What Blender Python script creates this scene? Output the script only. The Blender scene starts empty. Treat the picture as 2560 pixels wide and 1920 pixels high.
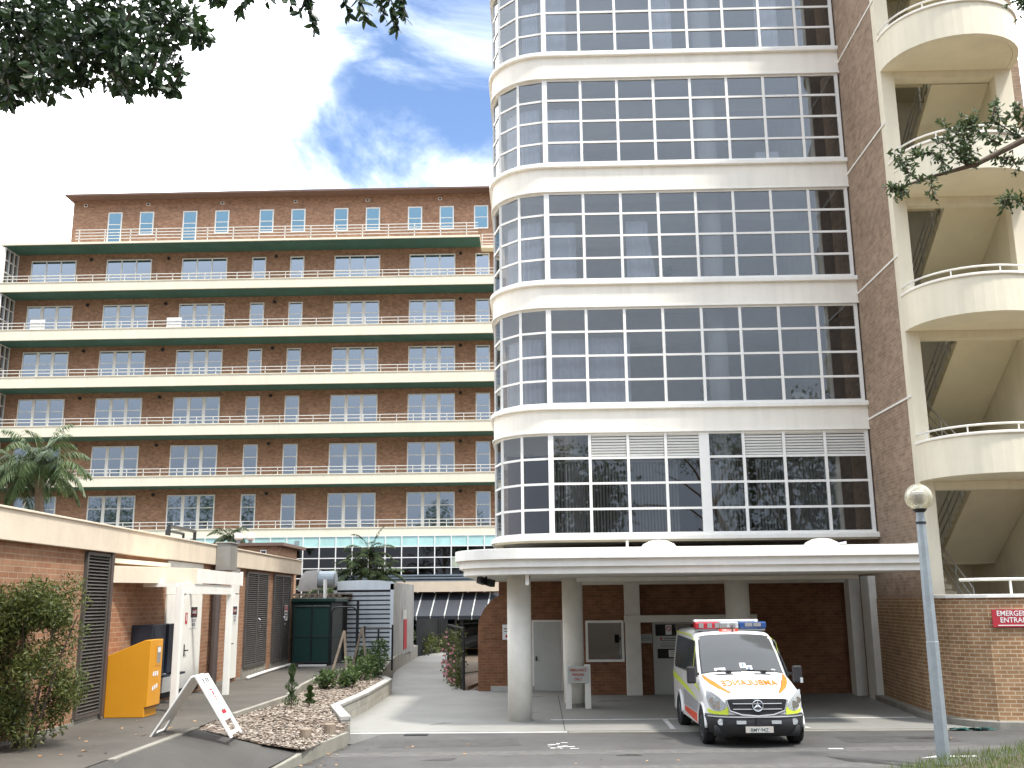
import bpy, math, random
from mathutils import Vector, Matrix
R = math.radians
rnd = random.Random(7)
S = bpy.context.scene
COL = S.collection
# ------------------------------------------------------------------ camera, world, sun, exposure
cam = bpy.data.cameras.new("camera"); cam_o = bpy.data.objects.new("camera", cam); COL.objects.link(cam_o)
cam.sensor_width = 36.0; cam.lens = 36.0 * 2501.0 / 2560.0; cam.clip_start = 0.1; cam.clip_end = 2000
def cam_axes(yaw, pitch, roll):
    cy, sy, cp, sp, cr, sr = math.cos(yaw), math.sin(yaw), math.cos(pitch), math.sin(pitch), math.cos(roll), math.sin(roll)
    r = Vector((cy, -sy, 0)); f = Vector((sy*cp, cy*cp, sp)); u = r.cross(f)
    return cr*r + sr*u, -sr*r + cr*u, f
r_, u_, f_ = cam_axes(R(-1.41854), R(12.24543), R(-0.56091))
cam_o.matrix_world = Matrix(((r_.x, u_.x, -f_.x, 0), (r_.y, u_.y, -f_.y, 0), (r_.z, u_.z, -f_.z, 2.75), (0, 0, 0, 1)))
S.camera = cam_o
SUN_EL, SUN_DIR = R(62), Vector((0.80, -0.60, 0)).normalized()
w = bpy.data.worlds.new("World"); S.world = w; w.use_nodes = True
wn, wl = w.node_tree.nodes, w.node_tree.links
wn.clear()
def N(t, **k):
    n = wn.new(t)
    for a, v in k.items(): setattr(n, a, v)
    return n
wout = N('ShaderNodeOutputWorld'); wbg = N('ShaderNodeBackground'); wl.new(wbg.outputs[0], wout.inputs[0])
wbg.inputs['Strength'].default_value = 0.10
sky = N('ShaderNodeTexSky', sky_type='NISHITA', sun_disc=False, sun_elevation=SUN_EL, sun_rotation=math.atan2(SUN_DIR.x, SUN_DIR.y))
tc = N('ShaderNodeTexCoord')
# cloud bank: covers most of the sky, with a blue gap ahead to the right; ragged edges from noise
def vmath(op, a, b=None):
    n = N('ShaderNodeVectorMath', operation=op); wl.new(a, n.inputs[0])
    if b is not None:
        if isinstance(b, tuple): n.inputs[1].default_value = b
        else: wl.new(b, n.inputs[1])
    return n
def mth(op, a, b=None, c=None):
    n = N('ShaderNodeMath', operation=op)
    for i, v in enumerate((a, b, c)):
        if v is None: continue
        if isinstance(v, (int, float)): n.inputs[i].default_value = v
        else: wl.new(v, n.inputs[i])
    return n.outputs[0]
GAP = (-0.052, 0.848, 0.527)     # direction of the middle of the blue gap
gv = Vector(GAP).normalized()
dot = vmath('DOT_PRODUCT', tc.outputs['Generated'], tuple(gv)).outputs['Value']
nz1 = N('ShaderNodeTexNoise'); nz1.inputs['Scale'].default_value = 3.2; nz1.inputs['Detail'].default_value = 7; nz1.inputs['Roughness'].default_value = .58
nz1.inputs['Distortion'].default_value = .35
mp = N('ShaderNodeMapping'); mp.inputs['Scale'].default_value = (1.0, 1.0, 1.9); mp.inputs['Rotation'].default_value = (0, R(28), 0)
wl.new(tc.outputs['Generated'], mp.inputs[0]); wl.new(mp.outputs[0], nz1.inputs['Vector'])
ang = mth('ARCCOSINE', dot)
edge = mth('ADD', ang, mth('MULTIPLY', mth('SUBTRACT', nz1.outputs['Fac'], .5), .42))
msk = N('ShaderNodeMapRange', interpolation_type='SMOOTHSTEP'); wl.new(edge, msk.inputs[0])
msk.inputs[1].default_value = .115; msk.inputs[2].default_value = .285; msk.inputs[3].default_value = 0.0; msk.inputs[4].default_value = 1.0
nz2 = N('ShaderNodeTexNoise'); nz2.inputs['Scale'].default_value = 2.0; nz2.inputs['Detail'].default_value = 5
wl.new(tc.outputs['Generated'], nz2.inputs['Vector'])
# brightness of the bank: bright ahead and overhead, greyer behind (seen in the window reflections)
sepx = N('ShaderNodeSeparateXYZ'); wl.new(tc.outputs['Generated'], sepx.inputs[0])
bk = N('ShaderNodeMapRange', interpolation_type='SMOOTHSTEP'); wl.new(sepx.outputs['Y'], bk.inputs[0])
bk.inputs[1].default_value = -.15; bk.inputs[2].default_value = .55; bk.inputs[3].default_value = 4.2; bk.inputs[4].default_value = 11.0
lo = N('ShaderNodeMapRange', interpolation_type='SMOOTHSTEP'); wl.new(sepx.outputs['Z'], lo.inputs[0])
lo.inputs[1].default_value = .05; lo.inputs[2].default_value = .60; lo.inputs[3].default_value = .55; lo.inputs[4].default_value = 1.65
cb = mth('MULTIPLY', mth('MULTIPLY', bk.outputs[0], lo.outputs[0]), mth('ADD', mth('MULTIPLY', nz2.outputs['Fac'], .7), .62))
ctint = N('ShaderNodeMix', data_type='RGBA'); wl.new(bk.outputs[0], ctint.inputs[0])
tm = N('ShaderNodeMapRange'); wl.new(sepx.outputs['Y'], tm.inputs[0]); tm.inputs[1].default_value = -.5; tm.inputs[2].default_value = .4
wl.new(tm.outputs[0], ctint.inputs[0]); ctint.inputs[6].default_value = (.88, .97, 1.12, 1); ctint.inputs[7].default_value = (.97, .985, 1.01, 1)
ccol = N('ShaderNodeVectorMath', operation='SCALE'); wl.new(ctint.outputs[2], ccol.inputs[0]); wl.new(cb, ccol.inputs['Scale'])
ssc = N('ShaderNodeVectorMath', operation='MULTIPLY'); wl.new(sky.outputs[0], ssc.inputs[0]); ssc.inputs[1].default_value = (.66, .72, .80)
nz3 = N('ShaderNodeTexNoise'); nz3.inputs['Scale'].default_value = 5.5; nz3.inputs['Detail'].default_value = 8; nz3.inputs['Roughness'].default_value = .6; nz3.inputs['Distortion'].default_value = .6
mp3 = N('ShaderNodeMapping'); mp3.inputs['Scale'].default_value = (.8, 1.0, 2.2); mp3.inputs['Rotation'].default_value = (0, R(-32), 0)
wl.new(tc.outputs['Generated'], mp3.inputs[0]); wl.new(mp3.outputs[0], nz3.inputs['Vector'])
wsp = N('ShaderNodeMapRange', interpolation_type='SMOOTHSTEP'); wl.new(nz3.outputs['Fac'], wsp.inputs[0])
wsp.inputs[1].default_value = .46; wsp.inputs[2].default_value = .78; wsp.inputs[3].default_value = 0.0; wsp.inputs[4].default_value = .18
allm = mth('MAXIMUM', msk.outputs[0], wsp.outputs[0])
mix = N('ShaderNodeMix', data_type='RGBA'); wl.new(allm, mix.inputs[0]); wl.new(ssc.outputs[0], mix.inputs[6]); wl.new(ccol.outputs[0], mix.inputs[7])
wl.new(mix.outputs[2], wbg.inputs['Color'])
sl = bpy.data.lights.new("sun", 'SUN'); so = bpy.data.objects.new("sun", sl); COL.objects.link(so)
sl.energy = 1.5; sl.angle = R(6); sl.color = (1.0, .96, .88)
sd = Vector((SUN_DIR.x*math.cos(SUN_EL), SUN_DIR.y*math.cos(SUN_EL), math.sin(SUN_EL)))
so.rotation_euler = sd.to_track_quat('Z', 'Y').to_euler(); so.location = (20, -12, 60)
S.view_settings.view_transform = 'Standard'; S.view_settings.look = 'None'; S.view_settings.exposure = 1.75; S.view_settings.gamma = 1.0
S.render.engine = 'CYCLES'; S.cycles.max_bounces = 6; S.cycles.transparent_max_bounces = 12; S.cycles.caustics_reflective = False; S.cycles.caustics_refractive = False

# ------------------------------------------------------------------ materials
MATS = {}
def newmat(name):
    m = bpy.data.materials.new(name); m.use_nodes = True; MATS[name] = m
    return m, m.node_tree.nodes, m.node_tree.links, m.node_tree.nodes['Principled BSDF']
def mat(name, c, rough=.6, var=.12, scale=2.0, metal=0.0, spec=.4, bump=0.0, bscale=40, streak=0.0, coat=0.0):
    m, n, l, b = newmat(name)
    b.inputs['Roughness'].default_value = rough; b.inputs['Metallic'].default_value = metal; b.inputs['Specular IOR Level'].default_value = spec
    if coat: b.inputs['Coat Weight'].default_value = coat; b.inputs['Coat Roughness'].default_value = .05
    t = n.new('ShaderNodeTexCoord')
    nz = n.new('ShaderNodeTexNoise'); nz.inputs['Scale'].default_value = scale; nz.inputs['Detail'].default_value = 6; nz.inputs['Roughness'].default_value = .65
    l.new(t.outputs['Object'], nz.inputs['Vector'])
    mr = n.new('ShaderNodeMapRange'); l.new(nz.outputs['Fac'], mr.inputs[0]); mr.inputs[1].default_value = .3; mr.inputs[2].default_value = .7
    mr.inputs[3].default_value = 1 - var; mr.inputs[4].default_value = 1 + var
    last = mr.outputs[0]
    if streak:
        mp = n.new('ShaderNodeMapping'); mp.inputs['Scale'].default_value = (3.0, 3.0, .22); l.new(t.outputs['Object'], mp.inputs[0])
        n2 = n.new('ShaderNodeTexNoise'); n2.inputs['Scale'].default_value = 1.6; n2.inputs['Detail'].default_value = 5; l.new(mp.outputs[0], n2.inputs['Vector'])
        m2 = n.new('ShaderNodeMapRange'); l.new(n2.outputs['Fac'], m2.inputs[0]); m2.inputs[1].default_value = .42; m2.inputs[2].default_value = .72
        m2.inputs[3].default_value = 1; m2.inputs[4].default_value = 1 - streak
        mm = n.new('ShaderNodeMath'); mm.operation = 'MULTIPLY'; l.new(last, mm.inputs[0]); l.new(m2.outputs[0], mm.inputs[1]); last = mm.outputs[0]
    sc = n.new('ShaderNodeVectorMath'); sc.operation = 'SCALE'; sc.inputs[0].default_value = c; l.new(last, sc.inputs['Scale'])
    l.new(sc.outputs[0], b.inputs['Base Color'])
    if bump:
        n3 = n.new('ShaderNodeTexNoise'); n3.inputs['Scale'].default_value = bscale; n3.inputs['Detail'].default_value = 4; l.new(t.outputs['Object'], n3.inputs['Vector'])
        bp = n.new('ShaderNodeBump'); bp.inputs['Strength'].default_value = bump; bp.inputs['Distance'].default_value = .02
        l.new(n3.outputs['Fac'], bp.inputs['Height']); l.new(bp.outputs[0], b.inputs['Normal'])
    return m
def brick(name, c1, c2, mortar, bw=.24, rh=.086, ms=.009, var=.25, nscale=.9, dark=None):
    m, n, l, b = newmat(name)
    b.inputs['Roughness'].default_value = .85; b.inputs['Specular IOR Level'].default_value = .25
    uv = n.new('ShaderNodeUVMap')
    bt = n.new('ShaderNodeTexBrick'); bt.offset = .5; l.new(uv.outputs[0], bt.inputs['Vector'])
    for k, v in (('Color1', c1+(1,)), ('Color2', c2+(1,)), ('Mortar', mortar+(1,)), ('Scale', 1.0), ('Mortar Size', ms), ('Mortar Smooth', .2), ('Bias', -.1), ('Brick Width', bw), ('Row Height', rh)):
        bt.inputs[k].default_value = v
    nz = n.new('ShaderNodeTexNoise'); nz.inputs['Scale'].default_value = nscale; nz.inputs['Detail'].default_value = 7; nz.inputs['Roughness'].default_value = .7
    l.new(uv.outputs[0], nz.inputs['Vector'])
    mp = n.new('ShaderNodeMapping'); mp.inputs['Scale'].default_value = (1.0/bw, 1.0/rh*.5, 1); l.new(uv.outputs[0], mp.inputs[0])
    n2 = n.new('ShaderNodeTexNoise'); n2.inputs['Scale'].default_value = .8; n2.inputs['Detail'].default_value = 2; l.new(mp.outputs[0], n2.inputs['Vector'])
    ad = n.new('ShaderNodeMath'); ad.operation = 'ADD'; l.new(nz.outputs['Fac'], ad.inputs[0]); l.new(n2.outputs['Fac'], ad.inputs[1])
    mr = n.new('ShaderNodeMapRange'); l.new(ad.outputs[0], mr.inputs[0]); mr.inputs[1].default_value = .65; mr.inputs[2].default_value = 1.35
    mr.inputs[3].default_value = 1 - var; mr.inputs[4].default_value = 1 + var
    sc = n.new('ShaderNodeVectorMath'); sc.operation = 'SCALE'; l.new(bt.outputs['Color'], sc.inputs[0]); l.new(mr.outputs[0], sc.inputs['Scale'])
    l.new(sc.outputs[0], b.inputs['Base Color'])
    bp = n.new('ShaderNodeBump'); bp.inputs['Strength'].default_value = .35; bp.inputs['Distance'].default_value = .01; bp.invert = True
    l.new(bt.outputs['Fac'], bp.inputs['Height']); l.new(bp.outputs[0], b.inputs['Normal'])
    return m
def glass(name, tint, refl, rough=.015, wave=.0, rcol=(1, 1, 1)):
    m, n, l, b = newmat(name); n.remove(b)
    out = n['Material Output']
    tr = n.new('ShaderNodeBsdfTransparent'); tr.inputs[0].default_value = tint + (1,)
    gl = n.new('ShaderNodeBsdfGlossy'); gl.inputs['Color'].default_value = rcol + (1,); gl.inputs['Roughness'].default_value = rough
    fr = n.new('ShaderNodeFresnel'); fr.inputs[0].default_value = 1.5
    ad = n.new('ShaderNodeMath'); ad.operation = 'ADD'; ad.use_clamp = True; l.new(fr.outputs[0], ad.inputs[0]); ad.inputs[1].default_value = refl
    mx = n.new('ShaderNodeMixShader'); l.new(ad.outputs[0], mx.inputs[0]); l.new(tr.outputs[0], mx.inputs[1]); l.new(gl.outputs[0], mx.inputs[2])
    l.new(mx.outputs[0], out.inputs[0])
    if wave:
        t = n.new('ShaderNodeTexCoord'); nz = n.new('ShaderNodeTexNoise'); nz.inputs['Scale'].default_value = .9; nz.inputs['Detail'].default_value = 1
        l.new(t.outputs['Object'], nz.inputs['Vector'])
        bp = n.new('ShaderNodeBump'); bp.inputs['Strength'].default_value = wave; bp.inputs['Distance'].default_value = .02
        l.new(nz.outputs['Fac'], bp.inputs['Height']); l.new(bp.outputs[0], gl.inputs['Normal'])
    return m
def leafmat(name, c1, c2, trans=.25, rough=.5):
    m, n, l, b = newmat(name)
    g = n.new('ShaderNodeNewGeometry'); rp = n.new('ShaderNodeValToRGB')
    rp.color_ramp.elements[0].color = c1 + (1,); rp.color_ramp.elements[1].color = c2 + (1,)
    l.new(g.outputs['Random Per Island'], rp.inputs[0]); l.new(rp.outputs[0], b.inputs['Base Color'])
    b.inputs['Roughness'].default_value = rough; b.inputs['Specular IOR Level'].default_value = .35
    tl = n.new('ShaderNodeBsdfTranslucent'); l.new(rp.outputs[0], tl.inputs[0])
    mx = n.new('ShaderNodeMixShader'); mx.inputs[0].default_value = trans
    out = n['Material Output']; l.new(b.outputs[0], mx.inputs[1]); l.new(tl.outputs[0], mx.inputs[2]); l.new(mx.outputs[0], out.inputs[0])
    return m
mat('cream', (.84, .80, .71), .7, .04, 1.2, streak=.07)
mat('cream_yellow', (.74, .68, .53), .7, .05, 1.0, streak=.08)
mat('cream_band', (.80, .74, .58), .7, .05, .8, streak=.06)
mat('cream_left', (.70, .60, .47), .75, .08, 1.5, bump=.15, bscale=25, streak=.05)
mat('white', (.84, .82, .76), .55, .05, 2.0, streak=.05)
mat('white_frame', (.80, .79, .75), .45, .04, 3.0)
mat('white_column', (.76, .74, .67), .75, .07, 3.0, bump=.2, bscale=60)
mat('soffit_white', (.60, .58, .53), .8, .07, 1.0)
mat('soffit_cream', (.74, .68, .52), .8, .08, .8)
mat('green_soffit', (.060, .155, .130), .6, .15, .7)
mat('roof_edge', (.16, .10, .08), .7, .1)
mat('teal', (.42, .66, .63), .5, .12, 1.2)
mat('dark_metal', (.018, .020, .022), .45, .1)
mat('dark_void', (.012, .012, .013), .9, .1)
mat('louvre', (.085, .078, .070), .55, .2, 3.0)
mat('rail_white', (.72, .70, .64), .5, .05)
mat('rail_grey', (.42, .41, .37), .4, .1)
mat('galv', (.30, .34, .36), .5, .12, 5, metal=.35, bump=.05)
mat('galv_bright', (.55, .56, .57), .32, .12, 4, metal=.75)
mat('asphalt', (.082, .079, .075), .88, .22, .7, bump=.5, bscale=90)
mat('asphalt_path', (.088, .079, .067), .9, .25, .6, bump=.4, bscale=70, streak=0)
mat('asphalt_drive', (.066, .062, .056), .9, .22, .7, bump=.5, bscale=90)
mat('concrete', (.245, .24, .22), .85, .13, .5, bump=.2, bscale=40)
mat('concrete_old', (.26, .245, .21), .9, .22, .8, bump=.3, bscale=40, streak=.15)
mat('kerb', (.27, .255, .215), .9, .2, 1.5, bump=.3, bscale=50)
mat('cap_stone', (.46, .45, .42), .85, .12, 3)
mat('mulch_base', (.16, .115, .085), .95, .4, 9, bump=.8, bscale=40)
mat('soil', (.09, .07, .05), .95, .3, 3, bump=.5, bscale=30)
mat('line_white', (.62, .62, .60), .7, .25, 6)
mat('orange', (.66, .29, .018), .42, .04, 2)
mat('navy', (.022, .028, .042), .45, .1)
mat('sticker', (.75, .75, .73), .6, .1)
mat('red_sign', (.42, .03, .045), .5, .06)
mat('red_paint', (.45, .02, .03), .5, .1)
mat('sign_white', (.80, .80, .78), .4, .04)
mat('sign_grey', (.50, .52, .49), .6, .06)
mat('ink_dark', (.04, .04, .045), .6, .1)
mat('ink_red', (.45, .05, .03), .6, .1)
mat('ink_teal', (.20, .48, .48), .6, .1)
mat('brown_pipe', (.085, .065, .058), .5, .15)
mat('grey_box', (.27, .255, .23), .55, .15, 2, streak=.2)
mat('shed_green', (.008, .045, .034), .5, .15)
mat('shed_side', (.030, .045, .040), .6, .2)
mat('container', (.74, .80, .83), .5, .08, 1.5, streak=.1)
mat('container_side', (.36, .36, .34), .6, .25, .8, streak=.3)
mat('wood_grey', (.23, .185, .14), .9, .25, 6)
mat('wood_dark', (.022, .024, .026), .85, .3, 3)
mat('awning', (.028, .032, .042), .6, .15)
mat('roof_metal', (.16, .19, .22), .45, .1)
mat('bark', (.15, .115, .085), .95, .3, 6, bump=.7, bscale=25)
mat('palm_bark', (.25, .185, .13), .9, .25, 4, bump=.4, bscale=20)
mat('twig', (.07, .05, .04), .9, .2)
mat('carpet', (.12, .11, .10), .95, .1)
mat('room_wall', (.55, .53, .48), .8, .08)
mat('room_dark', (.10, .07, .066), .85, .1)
mat('room_ceiling', (.62, .61, .57), .85, .05)
mat('curtain', (.74, .74, .77), .9, .06, 3)
mat('blind', (.30, .29, .27), .8, .12, 3)
mat('poster', (.36, .40, .30), .6, .3, 5)
mat('van_white', (.76, .76, .75), .28, .04, 2.5, coat=.4, streak=.05)
mat('van_grey', (.30, .31, .32), .35, .06)
mat('black_plastic', (.022, .022, .024), .5, .1, 8)
mat('rubber', (.014, .014, .015), .8, .1)
mat('fluoro', (.60, .70, .06), .5, .03)
mat('van_orange', (.78, .19, .03), .4, .03)
mat('van_red', (.62, .07, .03), .45, .05)
mat('chrome', (.62, .63, .65), .15, .03, 3, metal=.95)
mat('lens_red', (.42, .015, .025), .12, .1, 20, spec=.7)
mat('lens_blue', (.015, .06, .20), .12, .1, 20, spec=.7)
mat('lens_clear', (.42, .44, .45), .08, .45, 45, spec=.9)
mat('plate', (.45, .42, .38), .5, .05)
mat('seat_dark', (.03, .03, .034), .9, .1)
mat('paper', (.78, .80, .82), .7, .05)
mat('card_blue', (.05, .16, .30), .6, .05)
mat('green_rag', (.02, .09, .075), .9, .2)
mat('flower', (.66, .22, .30), .7, .2)
brick('brick_far', (.36, .205, .130), (.26, .135, .082), (.38, .27, .19), var=.32)
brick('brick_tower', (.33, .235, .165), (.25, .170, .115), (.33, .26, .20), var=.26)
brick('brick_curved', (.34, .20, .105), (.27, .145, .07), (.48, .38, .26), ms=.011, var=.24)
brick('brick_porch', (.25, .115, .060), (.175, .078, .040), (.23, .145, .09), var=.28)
brick('brick_left', (.33, .18, .105), (.27, .125, .07), (.36, .25, .17), bw=.30, rh=.10, ms=.010, var=.2)
brick('block', (.42, .40, .35), (.33, .32, .28), (.30, .28, .25), bw=.40, rh=.20, ms=.008, var=.2)
brick('paver', (.40, .39, .36), (.33, .32, .30), (.22, .21, .19), bw=.2, rh=.3, ms=.01, var=.15)
glass('glass_tower', (.80, .83, .86), .085, .012, .05, (.88, .94, 1.0))
glass('glass_far', (.20, .23, .26), .36, .02, .10, (.80, .90, 1.0))
glass('glass_top', (.10, .16, .20), .30, .02, .06, (.50, .82, 1.0))
glass('glass_dark', (.12, .13, .16), .03, .02, .03)
glass('glass_porch', (.25, .25, .25), .04, .02)
glass('glass_van', (.55, .58, .58), .14, .01)
glass('glass_van_side', (.12, .13, .13), .08, .01)
glass('globe', (.95, .94, .86), .10, .08, 0, (1, .98, .90))
glass('lens_glass', (.8, .82, .84), .12, .02)
m_ = MATS['globe']; n_, l_ = m_.node_tree.nodes, m_.node_tree.links
o_ = n_['Material Output']; src = o_.inputs[0].links[0].from_socket
df = n_.new('ShaderNodeBsdfTranslucent'); df.inputs[0].default_value = (.85, .82, .68, 1); d2 = n_.new('ShaderNodeBsdfDiffuse'); d2.inputs[0].default_value = (.80, .77, .63, 1)
a_ = n_.new('ShaderNodeMixShader'); l_.new(df.outputs[0], a_.inputs[1]); l_.new(d2.outputs[0], a_.inputs[2])
b2 = n_.new('ShaderNodeMixShader'); b2.inputs[0].default_value = .26; l_.new(src, b2.inputs[1]); l_.new(a_.outputs[0], b2.inputs[2]); l_.new(b2.outputs[0], o_.inputs[0])
leafmat('leaf_near', (.013, .027, .014), (.045, .085, .028), .22, .4)
leafmat('leaf_right', (.030, .060, .022), (.10, .14, .05), .25, .4)
leafmat('leaf_bush', (.032, .055, .014), (.15, .165, .045), .35)
leafmat('leaf_shrub', (.030, .070, .020), (.12, .17, .055), .3)
leafmat('leaf_palm', (.045, .085, .030), (.12, .16, .06), .25)
leafmat('leaf_palm_dark', (.018, .040, .016), (.07, .095, .03), .25)
leafmat('leaf_conifer', (.025, .060, .018), (.07, .11, .03), .2)
leafmat('grass_blade', (.075, .12, .028), (.17, .21, .06), .3)
leafmat('mulch_chip', (.15, .12, .095), (.42, .36, .30), 0, .9)
leafmat('dead_leaf', (.25, .12, .05), (.50, .32, .16), .1, .8)
leafmat('petal', (.62, .20, .28), (.80, .42, .46), .3)

# ------------------------------------------------------------------ mesh builder
OFF = {}
class MB:
    def __init__(s): s.v = []; s.f = []; s.uv = {}; s.mi = []; s.cur = 0
    def add(s, vs, fs, uvs=None):
        b = len(s.v); s.v += [tuple(p) for p in vs]
        for i, f in enumerate(fs):
            if uvs: s.uv[len(s.f)] = uvs[i]
            s.f.append(tuple(b + k for k in f)); s.mi.append(s.cur)
        return s
    def box(s, x0, x1, y0, y1, z0, z1):
        x0, x1 = min(x0, x1), max(x0, x1); y0, y1 = min(y0, y1), max(y0, y1); z0, z1 = min(z0, z1), max(z0, z1)
        return s.add([(x0,y0,z0),(x1,y0,z0),(x1,y1,z0),(x0,y1,z0),(x0,y0,z1),(x1,y0,z1),(x1,y1,z1),(x0,y1,z1)],
                     [(0,3,2,1),(4,5,6,7),(0,1,5,4),(1,2,6,5),(2,3,7,6),(3,0,4,7)])
    def bar(s, a, b, wd, h, up=(0, 0, 1)):
        a, b = Vector(a), Vector(b); d = (b - a).normalized(); u = Vector(up)
        sd = d.cross(u)
        if sd.length < 1e-4: sd = d.cross(Vector((1, 0, 0)))
        sd.normalize(); u = sd.cross(d).normalized()
        vs = [p + sd*sx*wd/2 + u*sz*h/2 for p in (a, b) for sx, sz in ((-1,-1),(1,-1),(1,1),(-1,1))]
        return s.add(vs, [(0,1,2,3),(7,6,5,4),(0,4,5,1),(1,5,6,2),(2,6,7,3),(3,7,4,0)])
    def quad(s, *p): return s.add(p, [tuple(range(len(p)))])
    def prism(s, poly, z0, z1):
        n = len(poly); ar = sum(poly[i][0]*poly[(i+1)%n][1] - poly[(i+1)%n][0]*poly[i][1] for i in range(n))
        if ar < 0: poly = poly[::-1]
        vs = [(x, y, z0) for x, y in poly] + [(x, y, z1) for x, y in poly]
        return s.add(vs, [tuple(range(n))[::-1], tuple(range(n, 2*n))] + [(i, (i+1)%n, n+(i+1)%n, n+i) for i in range(n)])
    def sheet(s, pts):  # top-facing polygon with own heights
        n = len(pts); ar = sum(pts[i][0]*pts[(i+1)%n][1] - pts[(i+1)%n][0]*pts[i][1] for i in range(n))
        return s.quad(*(pts if ar > 0 else pts[::-1]))
    def prism_y(s, poly, y0, y1):   # polygon in x,z extruded along y
        n = len(poly); vs = [(x, y0, z) for x, z in poly] + [(x, y1, z) for x, z in poly]
        return s.add(vs, [tuple(range(n)), tuple(range(n, 2*n))[::-1]] + [(i, n+i, n+(i+1)%n, (i+1)%n) for i in range(n)])
    def wall(s, path, th, z0, z1, uv0=0.0):   # strip of wall along a plan path (outer face), thickness th to the left of travel
        nrm = []
        for i in range(len(path)):
            a = Vector(path[max(i-1, 0)]); b = Vector(path[min(i+1, len(path)-1)]); d = (b - a).normalized(); nrm.append(Vector((-d.y, d.x)))
        inn = [(p[0] + n.x*th, p[1] + n.y*th) for p, n in zip(path, nrm)]
        L = [uv0]
        for i in range(1, len(path)): L.append(L[-1] + (Vector(path[i]) - Vector(path[i-1])).length)
        for i in range(len(path)-1):
            a, b, c, d = path[i], path[i+1], inn[i+1], inn[i]
            u0, u1 = L[i], L[i+1]
            s.add([(a[0],a[1],z0),(b[0],b[1],z0),(b[0],b[1],z1),(a[0],a[1],z1),(d[0],d[1],z0),(c[0],c[1],z0),(c[0],c[1],z1),(d[0],d[1],z1)],
                  [(0,1,2,3),(5,4,7,6),(3,2,6,7),(1,0,4,5)], [[(u0,z0),(u1,z0),(u1,z1),(u0,z1)],[(u1,z0),(u0,z0),(u0,z1),(u1,z1)],[(u0,0),(u1,0),(u1,th),(u0,th)],[(u1,0),(u0,0),(u0,th),(u1,th)]])
        for k, (o, i) in ((0, (path[0], inn[0])), (1, (path[-1], inn[-1]))):
            q = [(o[0],o[1],z0),(i[0],i[1],z0),(i[0],i[1],z1),(o[0],o[1],z1)]
            s.quad(*(q[::-1] if k == 0 else q))
        return s
    def tube(s, pts, r, n=8, r1=None):
        pts = [Vector(p) for p in pts]; m = len(pts); vs = []
        for i, p in enumerate(pts):
            d = (pts[min(i+1, m-1)] - pts[max(i-1, 0)]).normalized()
            a = d.cross(Vector((0, 0, 1)))
            if a.length < 1e-3: a = Vector((1, 0, 0))
            a.normalize(); b = d.cross(a); rr = r if r1 is None else r + (r1 - r)*i/(m-1)
            vs += [p + (a*math.cos(2*math.pi*k/n) + b*math.sin(2*math.pi*k/n))*rr for k in range(n)]
        fs = [(i*n+k, i*n+(k+1)%n, (i+1)*n+(k+1)%n, (i+1)*n+k) for i in range(m-1) for k in range(n)]
        fs += [tuple(range(n))[::-1], tuple(range((m-1)*n, m*n))]
        return s.add(vs, fs)
    def lathe(s, prof, c, n=24, axis='z'):
        vs = []
        for r, h in prof:
            for k in range(n):
                a = 2*math.pi*k/n; x, y = r*math.cos(a), r*math.sin(a)
                vs.append((c[0]+x, c[1]+y, c[2]+h) if axis == 'z' else ((c[0]+h, c[1]+x, c[2]+y) if axis == 'x' else (c[0]+x, c[1]+h, c[2]+y)))
        fs = [(i*n+k, i*n+(k+1)%n, (i+1)*n+(k+1)%n, (i+1)*n+k) for i in range(len(prof)-1) for k in range(n)]
        m = len(prof); fs += [tuple(range(n))[::-1], tuple(range((m-1)*n, m*n))]
        return s.add(vs, fs)
    def text(s, body, size, o, right, up, wide=1.0, lift=.004, fn=None):
        vs, fs = glyphs(body)
        o, right, up = Vector(o), Vector(right), Vector(up); nn = right.cross(up).normalized()
        if fn: return s.add([fn(x*size*wide, y*size) for x, y in vs], fs)
        return s.add([o + right*x*size*wide + up*y*size + nn*lift for x, y in vs], fs)
    def build(s, name, m, parent=None, smooth=False, bevel=0.0, bseg=2):
        me = bpy.data.meshes.new(name); o = bpy.data.objects.new(name, me); COL.objects.link(o)
        off = Vector((0, 0, 0))
        if parent is not None: off = OFF.get(parent.name, off); o.parent = parent
        OFF[o.name] = off
        me.from_pydata([(p[0]-off.x, p[1]-off.y, p[2]-off.z) for p in s.v], [], s.f)
        for x in (m if isinstance(m, (list, tuple)) else [m]): me.materials.append(MATS[x])
        ul = me.uv_layers.new(name='UVMap').data
        for i, p in enumerate(me.polygons):
            p.material_index = s.mi[i]; p.use_smooth = smooth
            if i in s.uv:
                for k, li in enumerate(p.loop_indices): ul[li].uv = s.uv[i][k]
            else:
                nn = p.normal
                t = Vector((-nn.y, nn.x, 0))
                if abs(nn.z) > .8 or t.length < 1e-4: t = None
                else: t.normalize()
                for vi, li in zip(p.vertices, p.loop_indices):
                    q = s.v[vi]; ul[li].uv = (q[0], q[1]) if t is None else (q[0]*t.x + q[1]*t.y, q[2])
        if bevel:
            md = o.modifiers.new('bevel', 'BEVEL'); md.width = bevel; md.segments = bseg; md.limit_method = 'ANGLE'; md.angle_limit = R(40)
        return o
_gl = {}
def glyphs(body):
    if body not in _gl:
        cu = bpy.data.curves.new('t', 'FONT'); cu.body = body; cu.align_x = 'CENTER'; cu.align_y = 'CENTER'; cu.size = 1.0; cu.resolution_u = 3; cu.offset = .012
        o = bpy.data.objects.new('t', cu); COL.objects.link(o)
        dg = bpy.context.evaluated_depsgraph_get(); me = bpy.data.meshes.new_from_object(o.evaluated_get(dg))
        _gl[body] = ([(v.co.x, v.co.y) for v in me.vertices], [tuple(p.vertices) for p in me.polygons])
        bpy.data.objects.remove(o); bpy.data.curves.remove(cu); bpy.data.meshes.remove(me)
    return _gl[body]
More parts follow.
